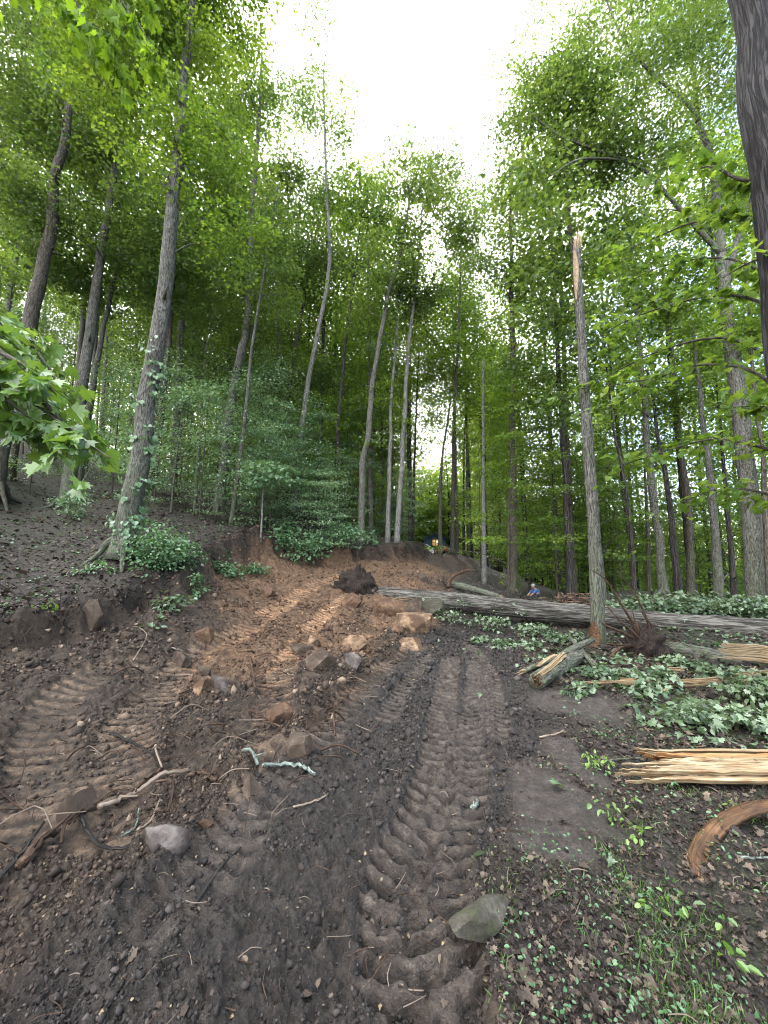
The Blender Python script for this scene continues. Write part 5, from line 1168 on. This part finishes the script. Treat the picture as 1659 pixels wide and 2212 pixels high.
for k, (u, v, Y, W, H, n, lab) in enumerate([(975,1352,9.6,60,34,90,'leafy twig hanging below the huge trunk right of the mossy slab'), (1060,1355,9.6,80,36,160,'leafy twigs hanging under the middle of the huge trunk'), (1150,1352,9.2,80,34,170,'leafy twigs under the huge trunk left of the snag'), (1035,1392,8.0,56,14,70,'flat cluster of torn leaves on the mud below the huge trunk'),
        (1120,1400,7.7,110,18,260,'torn leaves scattered on the ground left of the snag'), (1210,1385,8.2,90,20,260,'torn leaves heaped at the left of the snag foot'), (1330,1480,5.6,110,28,170,'torn maple leaves under the tangled roots'), (1440,1500,5.2,120,34,200,'torn maple leaves on the ground below the long splinter'),
        (1580,1490,5.3,130,30,240,'thick torn foliage between the smaller trunk and the long splinter'), (1520,1585,4.1,150,44,190,'spray of large torn maple leaves in the middle of the right side'), (1630,1600,4.0,110,50,220,'spray of torn maple leaves at the right edge above the plank'), (1480,1450,6.2,110,16,150,'torn foliage beneath the smaller trunk'),
        (1640,1540,4.7,90,50,200,'dark torn foliage at the right edge under the short splinter'), (1245,1500,5.0,70,18,60,'few torn leaves in front of the short broken log')]):
    bush(lab, u, v, Y, W, H, int(n * 1.3), .075 if v < 1560 else .07, L_fall, 'maple', 40 + k, cat='leafy branch', name='leafy_branch', flat=.45)
for k, (u, v, W, H, n, sh, lab) in enumerate([(1300,1665,90,24,60,'oval','small green plant above the frayed plank end'), (1325,1785,80,40,26,'oval','low plant with pointed leaves in the middle of the right litter'), (1378,1752,50,30,10,'oval','heart leaved plant left of the arched bark strip'), (1385,1830,60,40,14,'oval','pair of round leaved stems below the heart leaved plant'),
        (1590,1770,60,30,16,'oval','round leaved plant in the crook of the arched bark strip'), (1450,2000,70,40,18,'oval','low weeds at the middle of the right foreground'), (1285,2060,90,30,16,'blade','yellow green three pointed seedling right of the olive stone'), (1570,2010,60,30,7,'oval','plant with one large pale round leaf in the lower right'), (1600,2110,50,40,8,'oval','pale leaf at the lower right edge')]):
    g = G(u, v); bush(lab, u, v, g[1], W, H, n, .036 if k not in (7, 8) else .045, L_grass if k in (6,) else L_near, sh, 70 + k, stems=3, cat='plant', name='seedling', flat=.5, ncl=max(2, n // 7))

def scatter(n, rmin, rmax, tlo, thi, rng):
    th = rng.uniform(tlo, thi, n); r = np.exp(rng.uniform(math.log(rmin), math.log(rmax), n)); return r * np.sin(th), r * np.cos(th), r
def litter():
    rng = np.random.default_rng(61); x, y, r = scatter(150000, 1.2, 30, -1.0, 1.0, rng); M = masks(x, y); ok = rng.random(len(x)) < M['litter'] * np.where(M['bank'] > .5, .75, .75) + .012; x, y, r = x[ok], y[ok], r[ok]
    n = len(x); z = height(x, y) + .006 + rng.random(n) * .012; d = rng.normal(0, 1, (n, 3)) * [1, 1, .15]; nn = rng.normal(0, .38, (n, 3)) + [0, 0, 1]; sz = np.exp(rng.normal(math.log(.03), .42, n)) * np.clip(r / 4.5, .6, 1.8); mb = MB()
    for k, sh in enumerate(('oak', 'oval', 'maple')):
        m = np.arange(n) % 3 == k; leaves(mb, np.stack([x, y, z], 1)[m], d[m], nn[m], sz[m], sh, rng, fold=.35, curl=.5, rn=rng.random(m.sum()) ** 1.7)
    tag(mb.build('leaf_litter', L_dry, smooth=False), 'brown dead leaves covering the forest floor', 'leaf litter', kind='stuff')
    # low green herbs
    x, y, r = scatter(70000, 1.2, 34, -1.0, 1.0, rng); M = masks(x, y); nse = noise2(x * 1.4, y * 1.4, 88) + .5 * noise2(x * 4, y * 4, 89)
    p = np.where(M['bank'] > .5, np.clip(.32 + .8 * nse, 0, .95), np.clip(.10 + .5 * nse, 0, .5) * M['right']); ok = rng.random(len(x)) < p; x, y, r = x[ok], y[ok], r[ok]; n = len(x); z = height(x, y) + rng.uniform(.02, .07, n)
    mb = MB(); d = rng.normal(0, 1, (n, 3)) * [1, 1, .2]; leaves(mb, np.stack([x, y, z], 1), d, rng.normal(0, .35, (n, 3)) + [0, 0, 1], rng.uniform(.016, .04, n) * np.clip(r / 4.5, .6, 2.4), 'oval', rng)
    tag(mb.build('ground_cover', L_bush, smooth=False), 'low green herbs on the forest floor', 'ground cover', kind='stuff')
    # torn green leaves over the right side
    x, y, r = scatter(9000, 2.2, 13, -.1, 1.0, rng); M = masks(x, y); b = blob(x, y, [(2.2, 8.6, 1.9, 1.8), (3.6, 6.2, 2.0, 1.2), (4.6, 5.0, 1.6, .9), (3.6, 4.0, 1.2, .6), (7, 8, 3.2, 2), (7, 11.5, 4, 1.6)]); ok = rng.random(len(x)) < b * .5 * (M['right'] * .9 + .1) + .0015; x, y = x[ok], y[ok]; n = len(x); z = height(x, y) + rng.uniform(.01, .07, n)
    mb = MB(); leaves(mb, np.stack([x, y, z], 1), rng.normal(0, 1, (n, 3)) * [1, 1, .2], rng.normal(0, .5, (n, 3)) + [0, 0, 1], rng.uniform(.045, .1, n), 'maple', rng, fold=.4, curl=.5)
    tag(mb.build('fallen_green_leaves', L_fall, smooth=False), 'torn green leaves scattered on the ground', 'fallen leaves', kind='stuff')
    # grass
    x, y, r = scatter(130000, 1.1, 8, .05, 1.0, rng); M = masks(x, y); nse = noise2(x * 2.1, y * 2.1, 95) + .5 * noise2(x * 6, y * 6, 96); g = blob(x, y, [(1.25, 1.7, .5, .5), (1.0, 1.3, .5, .4), (1.5, 2.3, .4, .4), (.75, 1.9, .25, .3)])
    ok = rng.random(len(x)) < np.clip(.04 + .4 * nse + .5 * g * np.clip(nse + .3, 0, 1), 0, .8) * M['right'] * (1 - M['pack']) ; x, y = x[ok], y[ok]; n = len(x); z = height(x, y) - .003; mb = MB()
    leaves(mb, np.stack([x, y, z], 1), rng.normal(0, .55, (n, 3)) + [0, 0, .9], rng.normal(0, 1, (n, 3)), rng.uniform(.015, .055, n), 'blade', rng, fold=.1, curl=.5)
    tag(mb.build('grass', L_grass, smooth=False), 'short tufts of grass and weeds', 'grass', kind='stuff')
    # dry twigs, root hairs, wood chips
    mb = MB(); x, y, r = scatter(1500, 1.4, 16, -1.0, .95, rng); k2 = rng.random(len(x)) < .8
    for a, b, rr_ in zip(x[k2], y[k2], r[k2]):
        L = rng.uniform(.03, .16) * max(.8, rr_ / 5); t = rng.uniform(0, 6.28); dx, dy = math.cos(t) * L, math.sin(t) * L; z = hq([a, a + dx], [b, b + dy]) + .03
        mid = [a + dx / 2 + rng.normal(0, L * .12), b + dy / 2 + rng.normal(0, L * .12), (z[0] + z[1]) / 2 + L * .12]; V, F, tc = tube(crom([[a, b, z[0]], mid, [a + dx, b + dy, z[1]]], 2), rng.uniform(.0015, .004) * max(.8, rr_ / 4), 3, cap=False); mb.add(V, F, tc, mat=int(rng.random() < .25))
    for k in range(420):
        if k < 260: t_ = rng.random() * (len(WIND) - 1); i0 = int(t_); p0 = WIND[i0] * (1 - t_ + i0) + WIND[i0 + 1] * (t_ - i0) + rng.normal(0, .35, 2)
        else: p0 = np.array([rng.uniform(-3.2, -.4), rng.uniform(2.4, 8.5)])
        L = rng.uniform(.08, .42); t = rng.uniform(0, 6.28); p1 = p0 + [math.cos(t) * L, math.sin(t) * L]; z = hq([p0[0], p1[0]], [p0[1], p1[1]]) + rng.uniform(.02, .10, 2)
        mid = [(p0[0] + p1[0]) / 2 + rng.normal(0, L * .2), (p0[1] + p1[1]) / 2 + rng.normal(0, L * .2), z.mean() + L * rng.uniform(.0, .3)]; V, F, tc = tube(crom([[*p0, z[0]], mid, [*p1, z[1]]], 3), rng.choice([.003, .005, .009], p=[.5, .35, .15]), 4, cap=False); mb.add(V, F, tc, mat=int(rng.random() < .12))
    tag(mb.build('loose_twigs', [B_root, W_stick], smooth=True), 'fine twigs and root hairs lying about', 'twigs', kind='stuff')
    mb = MB(); x, y, r = scatter(380, 1.5, 12, -.9, .5, rng); z = height(x, y) + .008; n = len(x); leaves(mb, np.stack([x, y, z], 1), rng.normal(0, 1, (n, 3)) * [1, 1, .2], rng.normal(0, .4, (n, 3)) + [0, 0, 1], rng.uniform(.008, .022, n) * np.clip(r / 3, 1, 2.5), 'leaf', rng)
    tag(mb.build('wood_flakes', W_pale, smooth=False), 'tiny pale flakes of wood on the mud', 'wood flakes', kind='stuff')
litter()

# root hairs along the torn cut face
def cut_roots():
    rng = np.random.default_rng(66); mb = MB(); q = crom(BANK, 30)
    for k in range(700):
        i = rng.integers(0, len(q)); p = q[i][:2] + rng.normal(0, .12, 2); 
        if p[1] > 26 or p[1] < 3: continue
        zt = float(hq(p[0], p[1])); r_ = math.hypot(*p); L = rng.uniform(.08, .3) * (1 + r_ / 18); d = np.array([.6, -.5, rng.uniform(-1.3, .1)]) + rng.normal(0, .4, 3); a = np.array([p[0], p[1], zt + .03]); b = a + unit(d) * L
        V, F, tc = tube(crom([a, (a + b) / 2 + rng.normal(0, .04, 3), b], 2), np.linspace(.006, .002, 5) * (1 + r_ / 14), 3, cap=False); mb.add(V, F, tc)
    tag(mb.build('cut_bank_roots', B_rootd), 'fine broken roots fringing the cut bank', 'roots', kind='stuff')
cut_roots()

# ------------------------------------------------------------ near foliage on trees that stand just outside the frame
def near_tree(label, base, H, r, limbs, bark, leafm, shape, size, seed, dens=14, droop=.35, trunk_path=None, name='maple_tree', spread=.16, vis_twigs=True):
    rng = np.random.default_rng(seed); b0 = np.array([base[0], base[1], gz(*base) - .1]); e = empty(name, b0 + [0, 0, .1], label, 'tree')
    tp = trunk_path or [b0, b0 + [0, 0, H * .5], b0 + [.1, .1, H]]; tp[0] = b0
    q, rr, (V, F, tc) = trunk_tube(tp, r, rng, seg=28 if r > .2 else 14, flare=1.3); mb = MB(); mb.add(V, F, tc); place(mb, 'trunk', bark, e); cb = MB()
    for L in limbs:
        pts_ = [P(*t) for t in L]; k = int(np.argmin(np.linalg.norm(q - pts_[0] + [0, 0, .5], axis=1))); pts_ = [q[k]] + pts_ ; b = crom(pts_, 8); n = len(b); R = np.linspace(min(.03, r * .5), .004, n); mb = MB(); V, F, tc = tube(b, R, 7, rough=.08); mb.add(V, F, tc)
        seglen = np.linalg.norm(np.diff(b, axis=0), axis=1); tt = unit(np.gradient(b, axis=0)); tot = 0
        for i in range(6, n - 1):
            for _ in range(rng.poisson(dens * seglen[i])):
                p = b[i] + (b[i + 1] - b[i]) * rng.random(); sd_ = unit(np.cross(tt[i], [0, 0, 1.])) * rng.choice([-1, 1]); tl = spread * rng.uniform(.3, 1.6); en = p + (sd_ + tt[i] * .7 + rng.normal(0, .3, 3)) * tl - [0, 0, droop * tl]
                V, F, tc = tube([p, (p + en) / 2 + [0, 0, .02], en], [.003, .0022, .0012], 3, cap=False); mb.add(V, F, tc)
                m = rng.integers(3, 7); f = rng.random((m, 1)) ** .7; c = p * (1 - f) + en * f + rng.normal(0, size * .22, (m, 3)); d = unit(en - p) * .8 + rng.normal(0, .55, (m, 3)) - [0, 0, droop]
                leaves(cb, c, d, rng.normal(0, .38, (m, 3)) + [0, 0, 1], size * rng.uniform(.6, 1.15, m), shape, rng, fold=.25, curl=.45)
        place(mb, 'branch', B_twig, e)
    place(cb, 'crown', leafm, e, False); return e
near_tree('near maple branch with large glossy leaves reaching in at the left edge', (-3.7, 2.4), 5.5, .09,
  [[(-60,640,2.6),(10,740,2.4),(80,850,2.3),(160,935,2.25),(238,990,2.2)], [(-60,740,2.5),(20,830,2.3),(110,900,2.25),(180,950,2.2)], [(-80,700,2.3),(0,760,2.15),(70,800,2.1),(120,850,2.1)], [(-100,860,2.4),(0,890,2.3),(80,930,2.25)], [(-40,700,2.7),(60,740,2.6),(140,850,2.5)], [(-60,780,2.1),(0,850,2.05),(60,900,2.05)]], B_twig, L_near, 'maple', .10, 201, dens=22, droop=.42, spread=.17)
near_tree('overhanging maple with bright yellow green leaves dipping in at the upper left', (-6.2, 3.6), 9, .14,
  [[(-60,-90,4.1),(60,-30,4.0),(160,30,3.9),(235,70,3.8)], [(60,-160,4.0),(200,-60,3.9),(290,40,3.8),(335,120,3.8)], [(0,-120,3.9),(130,-40,3.8),(190,50,3.75),(225,95,3.7)], [(80,-160,4.2),(230,-90,4.1),(330,-10,4.0)]], B_twig, L_over, 'maple', .12, 202, dens=13, droop=.9, spread=.22)
tpY = 4.2
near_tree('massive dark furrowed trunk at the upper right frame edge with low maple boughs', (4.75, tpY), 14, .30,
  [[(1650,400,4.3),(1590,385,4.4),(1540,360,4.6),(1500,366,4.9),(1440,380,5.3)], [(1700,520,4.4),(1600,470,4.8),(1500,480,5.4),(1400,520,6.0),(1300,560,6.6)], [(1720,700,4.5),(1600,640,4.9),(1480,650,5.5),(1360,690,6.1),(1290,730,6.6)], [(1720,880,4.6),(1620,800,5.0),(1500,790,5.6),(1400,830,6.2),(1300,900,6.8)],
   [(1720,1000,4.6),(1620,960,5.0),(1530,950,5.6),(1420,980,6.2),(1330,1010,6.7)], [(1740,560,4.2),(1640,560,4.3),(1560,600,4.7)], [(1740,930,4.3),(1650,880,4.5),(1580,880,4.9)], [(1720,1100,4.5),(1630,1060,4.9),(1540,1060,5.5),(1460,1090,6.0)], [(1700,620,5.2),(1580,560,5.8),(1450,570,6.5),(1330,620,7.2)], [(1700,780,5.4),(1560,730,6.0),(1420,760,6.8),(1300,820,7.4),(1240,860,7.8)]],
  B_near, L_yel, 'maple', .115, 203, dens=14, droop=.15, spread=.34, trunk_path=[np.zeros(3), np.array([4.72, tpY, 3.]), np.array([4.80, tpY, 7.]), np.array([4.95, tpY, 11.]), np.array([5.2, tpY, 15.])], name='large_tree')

# ------------------------------------------------------------ cabin, vehicles and the person
def box(mb, c, s, mat=0, rz=0., bev=0.):
    bm = bmesh.new(); bmesh.ops.create_cube(bm, size=1.0)
    for v in bm.verts: v.co = Vector((v.co.x * s[0], v.co.y * s[1], v.co.z * s[2]))
    if bev: bmesh.ops.bevel(bm, geom=bm.edges[:], offset=bev, segments=2, profile=.5, affect='EDGES')
    V = np.array([v.co[:] for v in bm.verts]); F4 = [[v.index for v in f.verts] for f in bm.faces if len(f.verts) == 4]; F3 = [[v.index for v in f.verts] for f in bm.faces if len(f.verts) == 3]; bm.free()
    V = rotz(V, rz) + c; Fs = [np.array(F4)] + ([np.array(F3)] if F3 else []); mb.add(V, Fs, mat=mat)
def prism(mb, poly, y0, y1, o, mat=0):
    n = len(poly); V = np.array([(x, y0, z) for x, z in poly] + [(x, y1, z) for x, z in poly]) + o; k = np.arange(n)
    mb.add(V, [np.stack([k, (k + 1) % n, n + (k + 1) % n, n + k], 1), np.arange(n)[None], (2 * n - 1 - np.arange(n))[None]], mat=mat)
def cabin():
    Y = 60; o = P(940, 1200, Y); g = o.copy(); o[2] -= .1; e = empty('cabin', g, 'small dark blue gabled cabin with one lit window far up the drive', 'cabin')
    M_sid = flat('navy_siding', (.07, .125, .18), .8); M_roof = flat('dark_roof', (.022, .034, .05), .7); M_tr = flat('dark_trim', (.02, .028, .036), .7); M_void = flat('under_porch_shade', (.012, .010, .010), .9)
    k = mpp(1180, Y); X = lambda u: (u - 940) * k; Z = lambda v: (1200 - v) * k
    mb = MB(); prism(mb, [(X(917), Z(1190)), (X(963), Z(1190)), (X(963), Z(1163)), (X(940), Z(1154)), (X(917), Z(1163))], 0, 5, o); place(mb, 'wall', M_sid, e, False)
    mb = MB()
    for i in range(14): box(mb, o + [X(919 + i * 3.3), -.03, (Z(1190) + Z(1165)) / 2], (.05, .05, Z(1166) - Z(1190)))
    place(mb, 'siding_battens', M_tr, e, False)
    for sgn in (-1, 1):
        mb = MB(); prism(mb, [(0, Z(1153)), (0, Z(1151)), (sgn * 27 * k, Z(1162)), (sgn * 27 * k, Z(1164))], -.5, 5.3, o); place(mb, 'roof', M_roof, e, False)
        mb = MB(); prism(mb, [(sgn * 23.5 * k, Z(1178)), (sgn * 23.5 * k, Z(1175)), (sgn * 42 * k, Z(1186)), (sgn * 42 * k, Z(1188))], -.4, 5, o); place(mb, 'lean_to_roof', M_roof, e, False)
        mb = MB(); prism(mb, [(sgn * 23.5 * k, Z(1202)), (sgn * 23.5 * k, Z(1178)), (sgn * 39 * k, Z(1188)), (sgn * 39 * k, Z(1202))], .3, 4.8, o); place(mb, 'side_wall', M_sid, e, False)
    mb = MB(); box(mb, o + [0, 1.5, .4], (46 * k, 2.5, 1.0)); place(mb, 'lower_void_shade', M_void, e, False)  # near-black box stands in for the shaded void under the cabin
    mb = MB(); cx, cz = X(941), Z(1171)
    for dx, dz, sx, sz in ((0, .52, 1.1, .1), (0, -.52, 1.1, .1), (-.52, 0, .1, 1.1), (.52, 0, .1, 1.1), (0, 0, .05, 1.0), (0, 0, 1.0, .05)): box(mb, o + [cx + dx, -.07 - .01 * (sx < sz), cz + dz], (sx, .08, sz))
    fr = place(mb, 'window', M_tr, e, False)
    t = NT('lit_window_glass'); em = t.n('ShaderNodeEmission'); pos = t.n('ShaderNodeTexCoord').outputs['Object']; n = t.noise(pos, 1.7, 2); t.l(t.ramp(n, [(.35, (.16, .08, .02)), (.7, (.75, .45, .16))]), em.inputs[0]); em.inputs[1].default_value = .16; Mg = t.done(em)
    mb = MB(); box(mb, o + [cx, -.04, cz], (1.02, .04, 1.02)); pn = place(mb, 'pane', Mg, e, False); pn.parent = fr
    t = NT('bare_bulb'); em = t.n('ShaderNodeEmission'); em.inputs[0].default_value = (1, .75, .4, 1); em.inputs[1].default_value = 1.2; Mb = t.done(em)
    mb = MB(); V, F = rock_mesh(None, (.26, .26, .26), 5, rough=.01, sub=2, cuts=0); mb.add(V + o + [cx + .25, -.14, cz + .15], F); lp = place(mb, 'lamp', Mb, e); 
cabin()
def car():
    Y = 50; g = P(908, 1200, Y); g[2] = float(base_h(np.array([g[0]]), np.array([Y]))[0]); g[2] = max(g[2], P(908, 1203, Y)[2]); g[2] = P(908, 1202, Y)[2]
    e = empty('car', g, 'white car parked by the dark cabin, half hidden behind the bank', 'car'); Mw = flat('white_paint', (.75, .78, .8), .25, .6); Mg = flat('car_glass', (.02, .025, .03), .1, .8); Mt = flat('tyre_rubber', (.02, .02, .02), .9)
    body = [(-2.2, .35), (-2.25, .75), (-2.0, .95), (-1.1, 1.02), (-.5, 1.5), (1.2, 1.55), (1.8, 1.1), (2.2, 1.0), (2.25, .4)]
    mb = MB(); prism(mb, [(x * .8, z) for x, z in body], 0, 1.75, g); place(mb, 'body', Mw, e, False)
    mb = MB(); prism(mb, [(-.82, 1.06), (-.42, 1.42), (.9, 1.46), (1.3, 1.1)], -.03, 1.78, g); place(mb, 'windows', Mg, e, False)
    for x in (-1.15, 1.15):
        for y in (.05, 1.7):
            mb = MB(); V, F, tc = tube([g + [x, y - .12, .33], g + [x, y + .12, .33]], .33, 18); mb.add(V, F, tc); wh = place(mb, 'wheel', Mt, e, False); mb = MB(); V, F, tc = tube([g + [x, y - .14, .33], g + [x, y + .14, .33]], .19, 12); mb.add(V, F, tc); r_ = place(mb, 'rim', Mw, e, False); r_.parent = wh
    g = P(966, 1203, 46); e = empty('tractor', g, 'red tractor parked right of the tree in front of the cabin', 'tractor'); Mr = flat('red_paint', (.42, .05, .03), .4)
    mb = MB(); box(mb, g + [-.45, 0, .95], (1.0, .6, .5), bev=.06); box(mb, g + [.35, 0, .75], (.8, .55, .35), bev=.05); box(mb, g + [-1.1, 0, .6], (.5, 1.1, .4), bev=.04); place(mb, 'body', Mr, e, False)
    mb = MB(); box(mb, g + [.55, 0, 1.15], (.4, .45, .12), bev=.03); box(mb, g + [.74, 0, 1.35], (.1, .45, .4), bev=.03); place(mb, 'seat', Mt, e, False)
    mb = MB(); V, F, tc = tube([g + [.05, 0, 1.0], g + [.15, 0, 1.4]], .03, 6); mb.add(V, F, tc); place(mb, 'steering_column', Mt, e)
    for x, r_, w_ in ((.55, .55, .4), (-.8, .32, .3)):
        for sg in (-1, 1): mb = MB(); V, F, tc = tube([g + [x, sg * .55 - w_ / 2, r_], g + [x, sg * .55 + w_ / 2, r_]], r_, 18); mb.add(V, F, tc); place(mb, 'wheel', Mt, e, False)
car()
def person():
    Y = 19.0; hd = P(1152, 1288, Y); k = 1.0; g0 = gz(hd[0], hd[1]); e = empty('person', (hd[0], hd[1], g0), 'person in a blue shirt bending down beyond the huge fallen trunk', 'person')
    h = hd[2] - g0; base = np.array([hd[0], hd[1], g0]); Ms = flat('skin', (.42, .27, .2), .6); Mb = flat('blue_shirt', (.08, .17, .42), .8); Mh = flat('grey_hair', (.45, .43, .4), .8); Mj = flat('dark_trousers', (.04, .045, .06), .9)
    top = max(.75, h)
    J = {'pel': (.30, .1, top * .50), 'sp': (.20, .05, top * .72), 'ch': (.08, 0, top * .86), 'nk': (.0, -.03, top * .95), 'hd': (-.03, -.06, top + .03), 'kl': (.02, -.12, top * .42), 'kr': (.06, .22, top * .42), 'fl': (.16, -.14, .06), 'fr': (.22, .24, .06), 'tl': (-.02, -.17, .04), 'tr': (.05, .23, .04), 'el': (-.1, -.2, top * .58), 'er': (-.1, .2, top * .58), 'hl': (-.24, -.12, top * .40), 'hr': (-.24, .12, top * .40), 'sl': (.08, -.17, top * .83), 'sr': (.08, .17, top * .83)}
    R = {'pel': .14, 'sp': .13, 'ch': .14, 'nk': .055, 'hd': .09, 'kl': .07, 'kr': .07, 'fl': .05, 'fr': .05, 'tl': .04, 'tr': .04, 'el': .045, 'er': .045, 'hl': .035, 'hr': .035, 'sl': .065, 'sr': .065}
    E = [('pel', 'sp'), ('sp', 'ch'), ('ch', 'nk'), ('nk', 'hd'), ('pel', 'kl'), ('pel', 'kr'), ('kl', 'fl'), ('kr', 'fr'), ('fl', 'tl'), ('fr', 'tr'), ('ch', 'sl'), ('ch', 'sr'), ('sl', 'el'), ('sr', 'er'), ('el', 'hl'), ('er', 'hr')]
    def mk(name, keys, edges, mat, grow=0.):
        bm = bmesh.new(); ks = list(keys); lay = bm.verts.layers.skin.verify(); vs = [bm.verts.new(J[q]) for q in ks]
        for a, b in edges: bm.edges.new((vs[ks.index(a)], vs[ks.index(b)]))
        for q, v in zip(ks, vs): v[lay].radius = (R[q] + grow, R[q] + grow); v[lay].use_root = (q == ks[0])
        me = bpy.data.meshes.new(name); bm.to_mesh(me); bm.free(); me.materials.append(mat); o = bpy.data.objects.new(name, me); C.objects.link(o); o.parent = e
        o.modifiers.new('skin', 'SKIN'); s_ = o.modifiers.new('sub', 'SUBSURF'); s_.levels = 2; s_.render_levels = 2; return o
    mk('body', J.keys(), E, Ms)
    mk('shirt', ['ch', 'sp', 'sl', 'sr', 'el', 'er', 'pel'], [('pel', 'sp'), ('sp', 'ch'), ('ch', 'sl'), ('ch', 'sr'), ('sl', 'el'), ('sr', 'er')], Mb, .018)
    mk('trousers', ['pel', 'kl', 'kr', 'fl', 'fr'], [('pel', 'kl'), ('pel', 'kr'), ('kl', 'fl'), ('kr', 'fr')], Mj, .02)
    mb = MB(); V, F = rock_mesh(None, (.21, .21, .16), 9, rough=.03, sub=3, cuts=0); hb = np.array(J['hd']) + [.015, .01, .045]; V = V + hb + np.array(e.location); mb.add(V, F); place(mb, 'hair', Mh, e)
person()
print('done', time.time() - T0, sum(len(o.data.polygons) for o in S.objects if o.type == 'MESH'))
